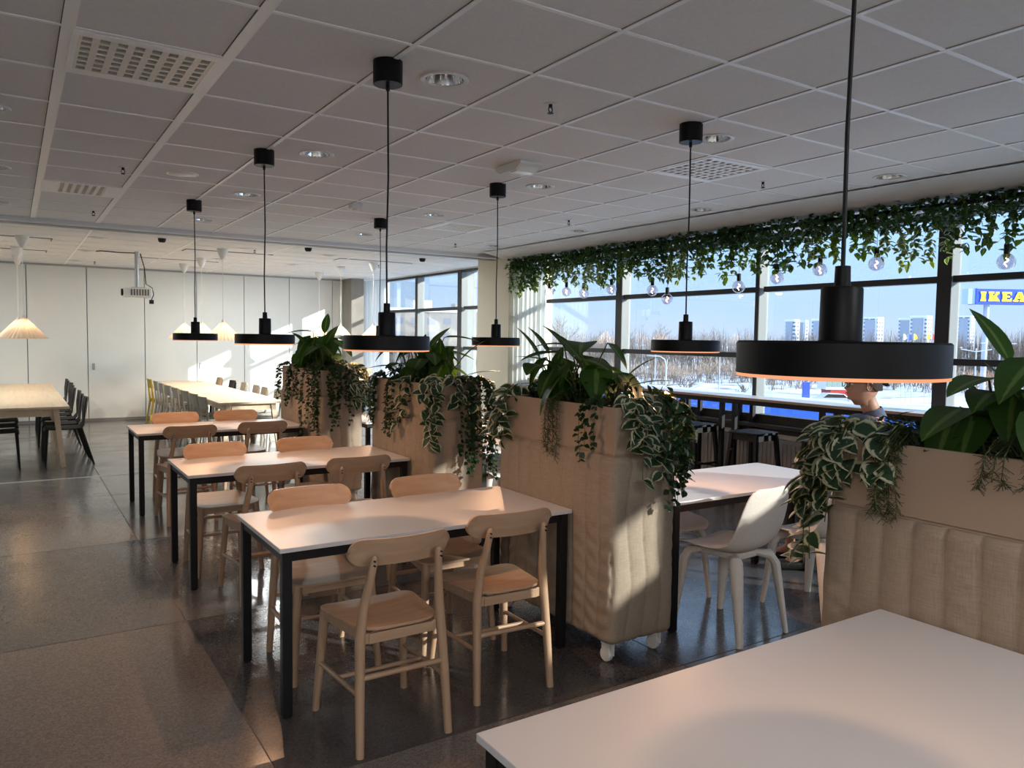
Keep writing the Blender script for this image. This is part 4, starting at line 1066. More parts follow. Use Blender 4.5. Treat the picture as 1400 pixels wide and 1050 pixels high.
def bulb(label):
    t = thing('globe_bulb', label, 'light bulb', (0, 0, 0), 0, 'clear globe bulbs hanging from the garland')
    MB().sphere((0, 0, 0), .0625, 24, 16).build('glass_globe', m_bulb, t, smooth='all')
    MB().lathe([(.018, .056), (.0195, .062), (.0195, .125), (.016, .128), (.001, .128)], n=20, close=False).build('socket', m_black, t, smooth=True)
    MB().tube([(0, 0, .125), (0, 0, .42)], .0018, 5).build('cord', m_black, t)
    pts = [(.012*math.sin(k*.55)*(1-.2*k/12), .010*math.cos(k*.9), .028-.0052*k) for k in range(13)]
    MB().tube([Vector(p) for p in pts], .0030, 6).build('filament', m_fil, t, smooth=True)
    MB().tube([(0, 0, .058), (.004, 0, .028)], .002, 5).build('filament_post', m_whitepl, t)
    return t
bl = [(8.38, 2.238), (8.0, 2.232), (7.64, 2.198), (7.11, 2.22), (6.41, 2.181), (6.175, 2.075), (5.19, 2.163), (4.74, 2.223), (4.285, 2.268), (3.756, 2.281), (2.76, 2.225), (1.9, 2.22)]
bn = ['globe bulb farthest left by the pier under the garland', 'second globe bulb from the left under the garland', 'third globe bulb from the left under the garland', 'globe bulb just left of the first thick mullion',
      'globe bulb just right of the first thick mullion', 'lowest hanging globe bulb right of the first thick mullion', 'globe bulb left of the thin middle mullion', 'globe bulb right of the thin middle mullion',
      'globe bulb left of the big foreground pendant cord', 'globe bulb right of the big foreground pendant cord', 'largest globe bulb above the blue sign at right', 'globe bulb outside the right edge of the photo']
g0 = bulb(bn[0]); g0.location = (6.0, bl[0][0], bl[0][1])
for (y, z), lb in list(zip(bl, bn))[1:]: dup(g0, (6.0, y, z), rnd.uniform(-1, 1), lb)

# ------------------------------------------------------------------ far room furniture
def woodtable(x0, x1, y0, y1, label, grp):
    a, b = (x1-x0)/2, (y1-y0)/2; t = thing('long_wooden_table', label, 'table', ((x0+x1)/2, (y0+y1)/2, 0), 0, grp)
    MB().box(-a, a, -b, b, .712, .74).build('tabletop', m_ash, t, bevel=.003)
    MB().box(-a+.18, a-.18, -b+.10, -b+.13, .62, .712).box(-a+.18, a-.18, b-.13, b-.10, .62, .712).box(-a+.10, -a+.13, -b+.15, b-.15, .62, .712).box(a-.13, a-.10, -b+.15, b-.15, .62, .712).build('apron', m_ash, t)
    for sx_ in (-1, 1):
        for sy_ in (-1, 1):
            MB().tube([(sx_*(a-.14), sy_*(b-.12), .71), (sx_*(a-.07), sy_*(b-.07), 0)], [.045, .032], 4, sq=True).build('leg', m_ash, t)
    return t
GT = 'long pale wooden tables in the far room'
woodtable(-.55, .56, 10.55, 12.0, 'pale wooden table at the left edge, nearest with pale splayed legs', GT)
woodtable(-.55, .555, 12.0, 13.3, 'pale wooden table at the left edge, middle with warmer top', GT)
woodtable(-.55, .55, 13.3, 15.4, 'pale wooden table at the left edge, farthest by the folding wall', GT)
woodtable(2.22, 3.08, 10.35, 12.1, 'pale wooden table at right of the far room, nearest the planter', GT)
woodtable(2.22, 3.03, 12.1, 13.9, 'pale wooden table at right of the far room, middle', GT)
woodtable(2.22, 3.0, 13.9, 15.5, 'pale wooden table at right of the far room, farthest', GT)
def slat_chair(label, grp, m):
    """simple stacking chair: flat seat, curved open back; sitter faces +y"""
    t = thing('stacking_chair', label, 'chair', (0, 0, 0), 0, grp)
    MB().prism(rrect(.37, .42, .40, .05), .455, .470).build('seat', m, t, bevel=.004)
    nu = 9; 
    b = MB(); pts = [(-.20+.40*i/(nu-1)) for i in range(nu)]
    vs = []
    for off in (0, .014):
        for z, q in ((.66, 0), (.82, -.03)):
            for x in pts: vs.append((x, -.245+q+.9*x*x+off, z))
    f = []
    for i in range(nu-1): f += [(i, i+1, nu+i+1, nu+i), (2*nu+i, 3*nu+i, 3*nu+i+1, 2*nu+i+1), (nu+i, nu+i+1, 3*nu+i+1, 3*nu+i), (i, 2*nu+i, 2*nu+i+1, i+1)]
    f += [(0, nu, 3*nu, 2*nu), (nu-1, 3*nu-1, 4*nu-1, 2*nu-1)]
    b.add(vs, f).build('backrest', m, t, smooth=True)
    for s_ in (-1, 1):
        MB().tube([(s_*.20, -.27, 0), (s_*.185, -.20, .44), (s_*.19, -.215, .60), (s_*.193, -.235, .80)], [.016, .02, .019, .015], 6).build('rear_leg', m, t)
        MB().tube([(s_*.20, .20, 0), (s_*.185, .17, .455)], [.015, .020], 6).build('front_leg', m, t)
    MB().box(-.18, .18, .15, .17, .41, .455).box(-.18, .18, -.19, -.17, .41, .455).build('seat_frame', m, t)
    return t
def blk_chair(label, grp):
    t = thing('black_chair', label, 'chair', (0, 0, 0), 0, grp)
    b = MB(); pr = [(.22, .43), (.20, .455), (.0, .45), (-.17, .455), (-.205, .50), (-.235, .66), (-.255, .82)]
    w = [.19, .20, .205, .205, .205, .20, .19]
    vs = [];
    for off in (0, 1):
        for (y, z), ww in zip(pr, w):
            for u in (-1, -.5, 0, .5, 1): vs.append((u*ww, y-(.012 if off and z > .5 else 0)+.03*abs(u)*(z > .5), z-(.014 if off and z <= .5 else 0)))
    n = len(pr); f = []
    for j in range(n-1):
        for i in range(4):
            a = j*5+i; f.append((a, a+1, a+6, a+5)); f.append((5*n+a, 5*n+a+5, 5*n+a+6, 5*n+a+1))
    for j in range(n-1): a = j*5; f.append((a, a+5, 5*n+a+5, 5*n+a)); a += 4; f.append((a, 5*n+a, 5*n+a+5, a+5))
    for i in range(4): f.append((i, 5*n+i, 5*n+i+1, i+1)); a = (n-1)*5+i; f.append((a, a+1, 5*n+a+1, 5*n+a))
    b.add(vs, f).build('seat_shell', m_black, t, smooth=True)
    for s_ in (-1, 1):
        MB().tube([(s_*.18, -.17, .45), (s_*.21, -.30, 0)], [.018, .012], 8).build('leg', m_black, t, smooth=True)
        MB().tube([(s_*.18, .19, .44), (s_*.20, .215, .0)], [.018, .012], 8).build('leg', m_black, t, smooth=True)
    return t
k0 = None
ordn = ['nearest', 'second', 'third', 'fourth', 'fifth', 'sixth', 'seventh', 'eighth']
ys = [10.95, 11.5, 12.15, 12.75, 13.4, 14.05, 14.7, 15.2]
for k, y in enumerate(ys):
    lb = 'black chair on the right of the left wooden table, %s from the camera' % ordn[k]
    g = 'black chairs at the left wooden tables'
    if k0: dup(k0, (.52+rnd.uniform(-.02, .02), y, 0), PI/2+rnd.uniform(-.05, .05), lb, g)
    else: k0 = blk_chair(lb, g); k0.location = (.52, y, 0); k0.rotation_euler = (0, 0, PI/2)
for k, y in enumerate([10.85, 11.5, 12.2, 12.9]):
    dup(k0, (-.17, y, 0), -PI/2, 'black chair beneath the left wooden table on its left side, %s from the camera' % ordn[k], 'black chairs at the left wooden tables')
sg = slat_chair('x', 'grey chairs at the right wooden tables', m_grey); sy_ = None
first = True
for k, y in enumerate([10.55, 11.1, 11.75, 12.4, 13.0, 13.6, 14.2]):
    lb = 'grey chair on the left of the right wooden table, %s from the camera' % ordn[k]
    if first: sg['label'] = lb; sg.location = (2.28, y, 0); sg.rotation_euler = (0, 0, -PI/2+.05); first = False
    else: dup(sg, (2.27+rnd.uniform(-.02, .02), y, 0), -PI/2+rnd.uniform(-.05, .05), lb)
syl = slat_chair('yellow chair at the far end of the grey row by the folding wall', 'yellow chairs in the far room', m_yellow); syl.location = (2.25, 14.85, 0); syl.rotation_euler = (0, 0, -PI/2)
cols_r = [(m_grey, 'grey'), (m_grey, 'grey'), (m_grey, 'grey'), (m_grey, 'grey'), (m_grey, 'grey'), (m_black, 'black'), (m_beech, 'brown wooden')]
wh = slat_chair('white chair at the near right corner of the right wooden tables', 'white chairs in the far room', m_white_w); wh.location = (3.05, 10.15, 0); wh.rotation_euler = (0, 0, PI/2+.7)
for k, y in enumerate([10.75, 11.3, 11.95, 12.5, 13.2, 13.9, 14.9]):
    m_, cn = cols_r[k]
    if m_ is m_grey: dup(sg, (3.0+.02*(k % 2), y, 0), PI/2+rnd.uniform(-.06, .06), '%s chair on the window side of the right table, %s from camera' % (cn, ordn[k]))
    else:
        q = slat_chair('%s chair on the window side of the right table, %s from camera' % (cn, ordn[k]), 'odd chairs at the right wooden tables', m_); q.location = (2.98, y, 0); q.rotation_euler = (0, 0, PI/2)
dup(syl, (3.6, 9.95, 0), 2.5, 'yellow chair partly hidden behind the farthest planter')
# item with navy cushion glimpsed between planters
q = slat_chair('black chair with a navy cushion glimpsed between the far planters', 'black chairs beyond the planters', m_black); q.location = (3.35, 7.3, 0); q.rotation_euler = (0, 0, .2)
cu = MB().prism(rrect(.36, .38, .36, .08), .472, .53).build('seat_cushion', m_navy, bevel=.02, seg=3); cu.location = (3.35, 7.3, 0); cu.rotation_euler = (0, 0, .2)
tag(cu, 'navy cushion on the black chair glimpsed between the far planters', 'cushion')

# ------------------------------------------------------------------ seated person by the counter
def person():
    t = thing('person', 'person with dark tied up hair and glasses in patterned dark shirt, facing left', 'person', (5.17, 3.28, 0), math.radians(147))
    # local +x is the way the person faces
    def skin(name, verts, edges, m, root=0, sub=2):
        me = bpy.data.meshes.new(name); me.from_pydata([v[:3] for v in verts], edges, []); me.materials.append(m)
        o = bpy.data.objects.new(name, me); COL.objects.link(o); o.parent = t
        md = o.modifiers.new('skin', 'SKIN'); md.use_smooth_shade = True
        sv = me.skin_vertices[0].data
        for i, v in enumerate(verts):
            sv[i].radius = (v[3], v[4] if len(v) > 4 else v[3]); sv[i].use_root = (i == root)
        s_ = o.modifiers.new('sub', 'SUBSURF'); s_.levels = sub; s_.render_levels = sub
        return o
    # body: trunk, arms, legs, seated
    v = [(0, 0, .56, .15, .17), (.0, 0, .72, .12, .15), (0, 0, .90, .115, .17), (-.05, 0, 1.02, .085, .16), (-.06, 0, 1.10, .055), (-.02, 0, 1.20, .052)]
    e_ = [(i, i+1) for i in range(5)]
    for s_ in (-1, 1):
        b = len(v); v += [(0, s_*.17, 1.035, .055), (.03, s_*.23, .80, .043), (.22, s_*.18, .78, .033), (.26, s_*.17, .78, .026)]; e_ += [(3, b), (b, b+1), (b+1, b+2), (b+2, b+3)]
        b = len(v); v += [(.06, s_*.10, .54, .09), (.44, s_*.11, .55, .065), (.46, s_*.11, .10, .04), (.58, s_*.12, .045, .035)]; e_ += [(0, b), (b, b+1), (b+1, b+2), (b+2, b+3)]
        # palm, fingers and thumb
        b = len(v); v += [(.31, s_*.165, .775, .022, .03)]; e_ += [(b-5, b)]
        for k, (dy, ln) in enumerate(((-.028, .058), (-.010, .070), (.010, .066), (.027, .052))):
            c = len(v); v += [(.345, s_*.165+dy, .775, .0095), (.345+ln*.55, s_*.165+dy*1.15, .768, .0085), (.345+ln, s_*.165+dy*1.2, .755, .0075)]; e_ += [(b, c), (c, c+1), (c+1, c+2)]
        c = len(v); v += [(.31, s_*.165-s_*.035, .768, .011), (.345, s_*.165-s_*.05, .76, .0095)]; e_ += [(b, c), (c, c+1)]
    # wrist index fix
    E2 = []
    for a, b_ in e_: E2.append((a, b_))
    body = skin('body', v, E2, m_skin, 0, 1)
    sh = [(0, 0, .60, .165, .185), (0, 0, .75, .135, .165), (0, 0, .92, .13, .185), (-.05, 0, 1.03, .10, .175), (-.07, 0, 1.105, .068, .07)]
    se = [(0, 1), (1, 2), (2, 3), (3, 4)]
    for s_ in (-1, 1):
        b = len(sh); sh += [(0, s_*.175, 1.04, .070), (.03, s_*.235, .80, .058), (.14, s_*.205, .79, .050)]; se += [(3, b), (b, b+1), (b+1, b+2)]
    skin('shirt', sh, se, m_shirt, 0, 2)
    tr = [(-.01, 0, .57, .165, .19)]; te = []
    for s_ in (-1, 1):
        b = len(tr); tr += [(.08, s_*.10, .555, .105), (.44, s_*.11, .56, .08), (.46, s_*.11, .16, .055)]; te += [(0, b), (b, b+1), (b+1, b+2)]
    skin('trousers', tr, te, m_trous, 0, 2)
    for s_ in (-1, 1):
        MB().box(.40, .64, s_*.11-.045, s_*.11+.045, 0, .07).build('shoe', m_black, t, bevel=.025, seg=3)
    MB().tube([(-.075, 0, 1.085), (-.065, .0, 1.125), (-.055, 0, 1.155)], [.085, .074, .066], 16, caps=False).build('collar', m_shirt, t, smooth='all')
    MB().tube([(-.07, 0, 1.10), (-.035, 0, 1.18), (.01, 0, 1.27)], [.062, .058, .062], 18).build('neck', m_skin, t, smooth='all')
    before = set(bpy.data.objects)
    # head: rings with a facial profile (z, front x, back x, half width)
    H0 = 1.235
    prof = [(-.03, .045, -.035, .048), (.0, .068, -.045, .052), (.006, .090, -.055, .055), (.018, .098, -.066, .060), (.030, .092, -.078, .063), (.040, .100, -.086, .066), (.047, .097, -.090, .067), (.054, .103, -.093, .068), (.062, .098, -.096, .069),
            (.070, .112, -.098, .070), (.078, .121, -.100, .071), (.088, .112, -.101, .072), (.100, .101, -.102, .073), (.112, .093, -.102, .074), (.124, .095, -.101, .075), (.140, .099, -.100, .076), (.160, .097, -.096, .075), (.180, .086, -.088, .071), (.200, .064, -.070, .058), (.214, .035, -.045, .036), (.222, .005, -.012, .006)]
    n = 40; vs = []
    for z, f_, bk, w in prof:
        for k in range(n):
            a = 2*PI*k/n; c, s_ = math.cos(a), math.sin(a)
            cxm = (f_+bk)/2-.0; 
            # nose/lip/chin detail concentrated at the midline
            base_f = {True: .092}.get(False, .092) if .0 < z < .16 else f_
            g = math.exp(-(s_/.22)**2) if c > 0 else 0
            ff = base_f+(f_-base_f)*g if c > 0 else f_
            rx = (ff-(-.005)) if c > 0 else (-.005-bk)
            sg_ = abs(c)**.92
            vs.append((-.005+math.copysign(sg_, c)*rx, s_*w, H0+z))
    m_ = len(prof)
    f = [(i*n+k, i*n+(k+1) % n, (i+1)*n+(k+1) % n, (i+1)*n+k) for i in range(m_-1) for k in range(n)]
    f += [tuple(range(n-1, -1, -1)), tuple((m_-1)*n+k for k in range(n))]
    HP = []
    hd = MB().add(vs, f).build('head', m_skin, t, smooth='all')
    for s_ in (-1, 1):
        ear = MB(); pts = [(-.008+.016*math.cos(a), s_*(.078+.004*math.sin(a)), H0+.098+.030*math.sin(a)) for a in [2*PI*k/14 for k in range(15)]]
        ear.tube(pts, .0055, 8).sphere((-.008, s_*.074, H0+.095), .014, 10, 8, (1, .5, 1.6)); ear.build('ear', m_skin, t, smooth='all')
        MB().sphere((.083, s_*.031, H0+.112), .0125, 12, 8).build('eye', m_whitepl, t, smooth='all')
        MB().sphere((.0935, s_*.031, H0+.112), .0045, 8, 6).build('iris', m_black, t, smooth='all')
        MB().tube([(.102, s_*.014, H0+.132), (.102, s_*.032, H0+.137), (.092, s_*.050, H0+.132)], .0028, 6).build('eyebrow', m_hair, t)
    # glasses
    g = MB()
    for s_ in (-1, 1):
        g.tube([(.114-.006*abs(math.cos(a)), s_*(.034+.024*math.cos(a)), H0+.108+.021*math.sin(a)) for a in [2*PI*k/18 for k in range(19)]], .0024, 6)
        g.tube([(.108, s_*.058, H0+.116), (.05, s_*.074, H0+.116), (-.006, s_*.079, H0+.112)], .0022, 6)
    g.tube([(.114, -.011, H0+.112), (.117, 0, H0+.115), (.114, .011, H0+.112)], .002, 6); g.build('glasses', m_black, t, smooth=True)
    MB().tube([(.098, -.022, H0+.047), (.106, 0, H0+.047), (.098, .022, H0+.047)], [.002, .004, .002], 8).build('mouth', mat('lips', (.35, .13, .11), .5), t, smooth=True)
    # hair: cap over the skull, swept to a bun
    def cap(u, v):
        a = u*2*PI; c, s_ = math.cos(a), math.sin(a)
        zlow = H0+(.150 if c > .3 else (.150-.085*min(1, (.3-c)/.7)))
        z = zlow+(H0+.234-zlow)*v
        tt = (z-H0-.05)/.184; rr_ = math.sqrt(max(0, 1-max(0, tt)**2.6))
        fx = .108*rr_; bx = .118*rr_; return Vector((-.006+(fx if c > 0 else bx)*c, .088*rr_*s_, z))
    MB().grid(cap, 36, 12, closed=True).build('hair', m_hair, t, smooth='all')
    MB().sphere((-.135, 0, H0+.165), .042, 18, 12, (1, 1.05, .9)).build('hair_bun', m_hair, t, smooth='all')
    MB().add([(-.118, .0, H0+.128), (-.165, .018, H0+.098), (-.160, -.018, H0+.090), (-.150, .01, H0+.130), (-.138, -.028, H0+.100), (-.122, .022, H0+.104)], [(0, 5, 1, 3), (0, 3, 2, 4), (0, 4, 2, 1), (0, 1, 5)]).build('hair_clip', m_black, t)
    for o in set(bpy.data.objects)-before:   # head parts: a touch larger, carried forward
        o.scale = (1.12,)*3; o.location = (.02, 0, -1.12*1.30+1.30-.012)
    return t
person()
dup(w0, (5.10, 3.32, 0), math.radians(57), 'off white shell chair the seated person sits on')

# ------------------------------------------------------------------ outside
GZ = -5.6
def D(px, depth):   # horizontal point seen at image column px at given depth
    off = (px-700)/FPX*depth
    return Vector((fw.x*depth+rt.x*off, fw.y*depth+rt.y*off, 0))
def Zat(px, py, depth): return EYE+((454+(px-157)*.0143)-py)*depth/FPX
gr = MB(); gr.add([(X1+.3, -400, GZ), (900, -400, GZ), (900, 1300, GZ), (X1+.3, 1300, GZ)], [(0, 1, 2, 3)])
go = gr.build('ground', m_ground); go['kind'] = 'structure'
def roadstrip(px0, d0, px1, d1, w, n):
    a, b = D(px0, d0), D(px1, d1); q = (b-a).normalized(); s_ = Vector((-q.y, q.x, 0))*w/2
    o = MB().add([a-s_+V(0, 0, GZ+.02*n), b-s_+V(0, 0, GZ+.02*n), b+s_+V(0, 0, GZ+.02*n), a+s_+V(0, 0, GZ+.02*n)], [(0, 1, 2, 3)]).build('road', m_road); struct(o)
roadstrip(500, 150, 1500, 75, 11, 1); roadstrip(980, 92, 1500, 135, 8, 2)
# blue clad facade edge of the building itself, just below the windows
m_snow = mat('bounce_snow', (.86, .88, .90), .8)
t = thing('blue_facade_wing', 'saturated blue clad building edge outside, seen through the low panes under the counter', 'building', (0, 0, 0))
MB().box(14, 16.5, -3, 19, GZ, .22).build('wall', m_bluewall, t)
MB().box(7.1, 14, -14, 24, -.75, -.45).build('bounce_roof', m_snow, t)  # unseen roof added so its snow bounces light up to the ceiling
MB().box(13.95, 16.55, -3, 19, .22, .25).build('parapet', mat('pale_blue_capping', (.40, .52, .75), .5), t)
# trees
def twigs(name, label, pts, seed, m, kind=None, grp=None):
    r = random.Random(seed); b = MB()
    for (c, h, wd, n) in pts:
        for k in range(n):
            x = c+Vector((r.gauss(0, wd*.35), r.gauss(0, wd*.35), 0)); hh = h*r.uniform(.55, 1)*math.exp(-((x-c).length/wd)**2*.6)
            z0 = GZ if r.random() < .4 else GZ+hh*r.uniform(.2, .6)
            top = Vector((x.x+r.gauss(0, .5), x.y+r.gauss(0, .5), GZ+hh)); w = .035+.05*r.random()
            q = Vector((-fw.y, fw.x, 0)); base = Vector((x.x, x.y, z0)); s1 = Vector((w, 0, 0)); s2 = Vector((0, w, 0))
            b.add([base-s1, base+s1, top, base-s2, base+s2], [(0, 1, 2), (3, 4, 2)])
            for j in range(3):
                f_ = r.uniform(.3, .9); p = base.lerp(top, f_); q2 = p+Vector((r.gauss(0, .9), r.gauss(0, .9), r.uniform(.5, 1.6)))
                b.add([p-s1*.6, p+s1*.6, q2], [(0, 1, 2)])
    o = b.build(name, m); tag(o, label, 'trees', grp, kind); return o
r = random.Random(3)
pts = []
for k in range(150):
    px = 420+k*7.5+r.uniform(-5, 5); d = r.uniform(150, 190); pts.append((D(px, d), (Zat(px, 446-r.uniform(-6, 8), d)-GZ), 5, 70))
twigs('tree_belt', 'dense belt of bare brown trees along the horizon outside', pts, 4, m_twig, 'stuff')
pts = []
for k in range(60):
    px = 700+k*12+r.uniform(-5, 5); d = r.uniform(115, 145); pts.append((D(px, d), r.uniform(2.5, 5.5), 4, 40))
twigs('bush_thicket', 'low bare shrubs on the snowy slope before the tree belt', pts, 5, m_twig2, 'stuff')
def tree(px, d, h, seed, label):
    t = thing('bare_tree', label, 'tree', D(px, d)+V(0, 0, GZ)); r = random.Random(seed)
    MB().tube([(0, 0, 0), (.1, 0, h*.35)], [.16, .10], 7).build('trunk', m_twig, t)
    b = MB()
    def br(p, d_, l, w, lv):
        q = p+d_*l; b.tube([p, q], [w, w*.6], 4, caps=False)
        if lv:
            for k in range(4 if lv > 1 else 5):
                br(p+d_*l*r.uniform(.4, 1), (d_+Vector((r.gauss(0, .5), r.gauss(0, .5), r.uniform(-.05, .4)))).normalized(), l*r.uniform(.5, .75), w*.5, lv-1)
    br(Vector((.1, 0, h*.33)), Vector((0, 0, 1)), h*.3, .10, 4); b.build('branches', m_twig, t)
for k, (px, d, h, lb) in enumerate([(770, 95, 11.5, 'tall bare tree seen through the first window pane left'), (762, 100, 10.5, 'bare tree beside the tall one in the first window'), (890, 90, 9.5, 'bare tree just right of the first thick mullion'),
        (935, 62, 4.8, 'small bare round tree on the snow right of the street lamp'), (952, 55, 3.8, 'small bare tree close to the road below the counter line'), (1222, 120, 10, 'bare tree beyond the big pendant near the towers'),
        (1015, 70, 3.6, 'small pale bare tree by the parked dark car'), (645, 90, 12, 'bare tree seen through the far room window')]):
    tree(px, d, h, 50+k, lb)
# towers
def tower(px0, px1, py, depth, label, split=.55):
    a, b = D(px0, depth), D(px1, depth); w = (b-a).length; zt = Zat((px0+px1)/2, py, depth)
    t = thing('tower_block', label, 'building', (a+b)/2+V(0, 0, GZ), math.atan2(b.y-a.y, b.x-a.x)+.75, 'distant tower blocks'); h = zt-GZ
    s_ = w*.72
    MB().box(-s_/2, s_/2, -s_/2, s_/2, 0, h).build('wall', m_tower, t)
    MB().box(-s_/2, s_/2, -s_/2, s_/2, h, h+1.2).build('roof', m_gyp, t)
    for q in (-1, 1): MB().box(q*s_*.5-.8*(q > 0)*0, q*s_*.5+q*1.2, -s_*.3, s_*.3, h*.1, h*.97).build('balcony_stack', mat('balcony', (.30, .34, .42), .7), t)
tower(1070, 1090, 439, 620, 'leftmost distant tower block')
tower(1090, 1102, 440, 640, 'second distant tower block from the left')
tower(1106, 1136, 438, 600, 'distant tower block left of the big pendant socket')
tower(1176, 1204, 436, 590, 'distant tower block right of the big pendant socket')
tower(1224, 1250, 437, 640, 'lower distant tower block left of the thick mullion')
tower(1240, 1270, 434, 600, 'taller distant tower block left of the thick mullion')
tower(1304, 1328, 434, 620, 'distant tower block between the mullion and the blue sign')
# flats seen through far-room window
t = thing('apartment_block', 'wide pale apartment building with snowy roof seen through the far room windows', 'building', D(600, 170)+V(0, 0, GZ), -.35)
MB().box(-17, 17, -6, 6, 0, 12.4).build('wall', m_flat, t); MB().box(-17.3, 17.3, -6.3, 6.3, 12.4, 13.2).build('roof', m_gyp, t)
MB().box(-6, -2, -3, 3, 13.2, 15).build('roof_hut', m_white, t)
MB().box(3, 6, -3, 3, 13.2, 14.6).build('chimney', m_flat, t)
# pylon sign
d = 100; s0_, s1_ = 1328, 1399.5
a, b = D(s0_, d), D(s1_, d); w = (b-a).length; zc = Zat(1364, 406, d)
t = thing('pylon_sign', 'tall blue pylon sign with yellow block lettering outside at right', 'sign', (a+b)/2+V(0, 0, GZ), math.atan2(b.y-a.y, b.x-a.x))
zr = zc-GZ; h = 1.95
MB().box(-w/2, w/2, 0, 1.6, zr-h/2, zr+h/2).build('sign_box', m_bluesign, t)
MB().box(-w/2-.95, -w/2, .1, 1.5, zr-h/2, zr+h/2).build('sign_return', m_signside, t)
MB().box(-w/2-.02, -w/2+.12, -.05, 1.6, zr-h/2-.05, zr+h/2+.05).build('sign_frame', m_bluesign, t)
MB().tube([(-w/2+1.9, .8, 0), (-w/2+1.9, .8, zr-h/2)], .34, 16).build('pole', m_post, t, smooth=True)
def glyph(name, polys, x, sc):
    g = MB(); T = Matrix.Translation((x, -.02, zr-.62)) @ Matrix.Rotation(PI/2, 4, 'X')
    for p in polys: g.prism([(u*sc*1.0, v_*1.24) for u, v_ in p], 0, .08, T)
    g.build(name, m_yelsign, t)
I_ = [[(0, 0), (.9, 0), (.9, .22), (0, .22)], [(.12, .22), (.78, .22), (.78, .78), (.12, .78)], [(0, .78), (.9, .78), (.9, 1), (0, 1)]]
K_ = [[(0, 0), (.95, 0), (.95, .20), (.0, .20)], [(.12, .2), (.72, .2), (.72, .8), (.12, .8)], [(0, .8), (.95, .8), (.95, 1), (0, 1)],
      [(.72, .42), (1.1, 0), (1.9, 0), (1.22, .60), (.72, .60)], [(.72, .50), (1.22, .50), (1.75, .84), (1.75, 1), (1.15, 1), (1.15, .84)]]
E_ = [[(0, 0), (1.6, 0), (1.6, .22), (0, .22)], [(.1, .22), (.78, .22), (.78, .78), (.1, .78)], [(0, .78), (1.55, .78), (1.55, 1), (0, 1)], [(.78, .41), (1.25, .41), (1.25, .60), (.78, .60)],
      [(1.32, .22), (1.6, .22), (1.6, .36), (1.45, .36)], [(1.32, .78), (1.45, .64), (1.55, .64), (1.55, .78)]]
A_ = [[(0, 0), (.85, 0), (.85, .18), (0, .18)], [(.15, .18), (.62, .18), (1.15, 1), (.72, 1)], [(.72, .82), (1.35, .82), (1.35, 1), (.72, 1)], [(.95, .82), (1.35, 1), (1.95, .18), (1.2, .18)], [(.55, .30), (1.35, .30), (1.35, .46), (.65, .46)], [(1.05, 0), (2.05, 0), (2.05, .18), (1.05, .18)]]
sc = w/8.6
glyph('letter_i', I_, -w/2+.55, sc); glyph('letter_k', K_, -w/2+.55+1.30*sc, sc); glyph('letter_e', E_, -w/2+.55+3.5*sc, sc); glyph('letter_a', A_, -w/2+.55+5.35*sc, sc)
# street lamps
def street_lamp(px, py, d, label, arm=1):
    t = thing('street_lamp', label, 'street lamp', D(px, d)+V(0, 0, GZ), -yaw); h = Zat(px, py, d)-GZ
    if arm == 2: MB().tube([(0, 0, 0), (0, 0, h)], [.10, .06], 8).tube([(-1.6, 0, h-.1), (0, 0, h-.35), (1.6, 0, h-.1)], .05, 6).build('pole', m_post, t, smooth=True)
    elif arm: MB().tube([(0, 0, 0), (0, 0, h-.9), (-.15*arm, 0, h-.3), (-.6*arm, 0, h), (-1.6*arm, 0, h+.05)], [.10, .07, .06, .05, .04], 8).build('pole', m_post, t, smooth=True)
    else: MB().tube([(0, 0, 0), (0, 0, h)], [.09, .05], 8).build('pole', m_post, t, smooth=True)
    if arm: MB().box(-1.9*(1 if arm != 2 else .9), -1.5, -.12, .12, h, h+.12).build('lamp_head', m_alu, t)
    else: MB().box(-.15, .15, -.12, .12, h, h+.12).build('lamp_head', m_alu, t)
street_lamp(910, 487, 75, 'curved arm street lamp seen right of the small pendant at the middle')
street_lamp(895, 485, 95, 'straight thin street lamp left of the curved one', 0)
street_lamp(983, 484, 90, 'straight thin street lamp by the dark parked car', 0)
street_lamp(1332, 476, 80, 'double arm street lamp left of the sign pole', 2)
street_lamp(1364, 470, 75, 'curved street lamp right of the sign pole', -1)
# flags
for k, (px, c, nm_) in enumerate([(1232, m_white_w, 'white'), (1238, m_bluesign, 'blue'), (1246, m_yelsign, 'yellow'), (1264, m_yelsign, 'second yellow'), (1271, m_red, 'red')]):
    d_ = 95; t = thing('flag', '%s flag on a pole left of the thick mullion, outside' % nm_, 'flag', D(px, d_)+V(0, 0, GZ), -yaw, 'row of flags outside'); h = Zat(px, 456, d_)-GZ
    MB().tube([(0, 0, 0), (0, 0, h)], .04, 6).build('pole', m_post, t)
    MB().add([(.04, 0, h), (.4, .05, h-.2), (.5, 0, h-.6), (.2, .02, h-.8), (.04, 0, h-.75)], [(0, 1, 2, 3, 4)]).build('cloth', c, t)
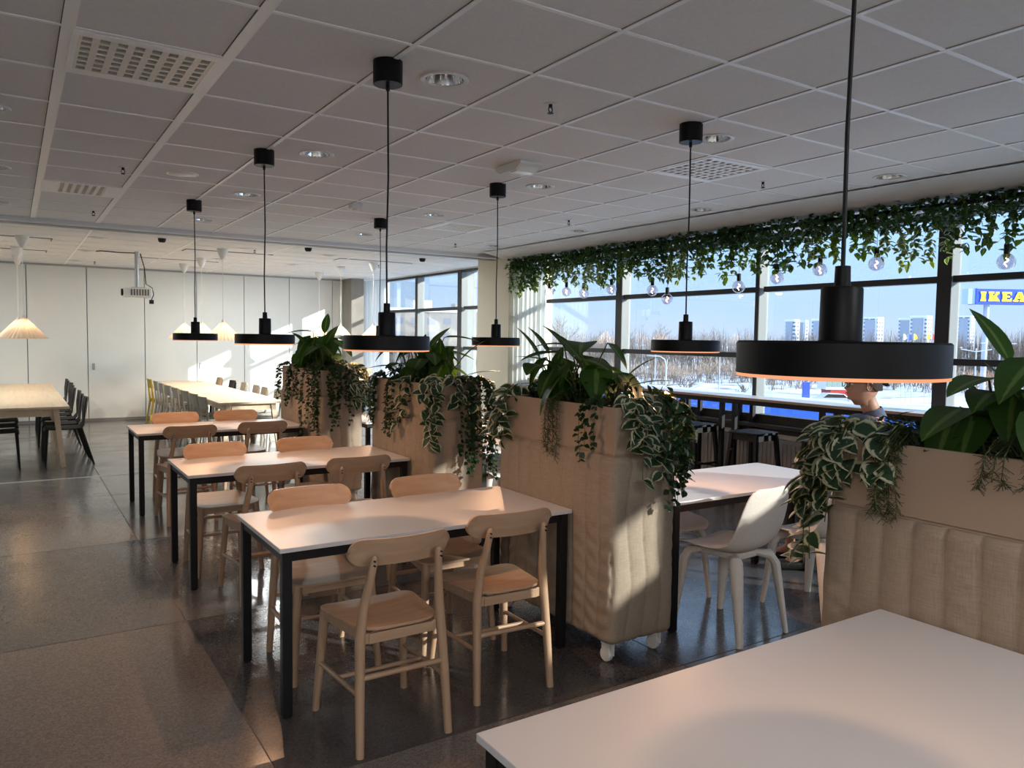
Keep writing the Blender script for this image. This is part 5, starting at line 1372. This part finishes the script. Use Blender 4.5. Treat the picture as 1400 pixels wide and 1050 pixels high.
# crane
t = thing('lattice_mast', 'thin lattice crane mast against the sky through the top window', 'crane', D(1139, 260)+V(0, 0, GZ), -yaw)
b = MB(); hh = Zat(1139, 330, 260)-GZ
for x in (-.8, .8):
    for y in (-.8, .8): b.tube([(x, y, 0), (x, y, hh)], .07, 4)
z = 0; k = 0
while z < hh-2:
    b.tube([(-.8 if k % 2 else .8, -.8, z), (.8 if k % 2 else -.8, -.8, z+2)], .05, 4); z += 2; k += 1
b.build('mast', m_post, t)
# cars
def car(px, d_, m, label, rz=0):
    t = thing('car', label, 'car', D(px, d_)+V(0, 0, GZ+.02), -yaw+rz, 'cars outside')
    MB().prism([(-2.1, .35), (2.1, .35), (2.15, .75), (1.4, .95), (.9, 1.4), (-1.0, 1.45), (-1.7, .98), (-2.15, .85)], -.85, .85, Matrix.Rotation(PI/2, 4, 'X')).build('body', m, t, bevel=.08)
    MB().prism([(1.25, .97), (.85, 1.33), (-.95, 1.37), (-1.5, .97)], -.86, .86, Matrix.Rotation(PI/2, 4, 'X')).build('window', m_black, t)
    for x in (-1.3, 1.3):
        for y in (-.8, .8): MB().tube([(x, y-.1, .33), (x, y+.1, .33)], .33, 14).build('wheel', m_black, t, smooth=True)
car(997, 84, m_trous, 'dark parked car on the road seen above the counter')
car(1258, 70, m_white_w, 'white parked car behind the green leaf at right', .1)
car(1290, 62, m_whitepl, 'white car at the foot of the thick mullion, right', .3)
car(1140, 88, m_alu, 'silver parked car beside the kiosk', 0)
t = thing('roadside_kiosk', 'small kiosk with green panels and red base below the big pendant outside', 'kiosk', D(1140, 105)+V(0, 0, GZ), -yaw)
MB().box(-1.7, 1.7, -1.5, 1.5, .9, 3.4).build('wall', m_white_w, t)
MB().box(-1.9, 1.9, -1.7, 1.7, 3.4, 3.7).build('roof', m_green, t)
g = MB()
for k in range(5): g.box(-1.6+k*.68, -1.1+k*.68, -1.56, -1.5, 1.3, 3.1)
g.build('window', m_green, t); MB().box(-1.1, 1.9, -1.6, 1.5, 0, .9).build('base', m_red, t)
t = thing('blue_banner_post', 'blue banner pillar left of the kiosk outside', 'sign', D(1102, 70)+V(0, 0, GZ), -yaw)
MB().box(-.28, .28, -.2, .2, 0, 3.6).build('panel', m_bluesign, t); MB().box(-.5, .5, -.4, .4, 0, .3).build('base', m_road, t)
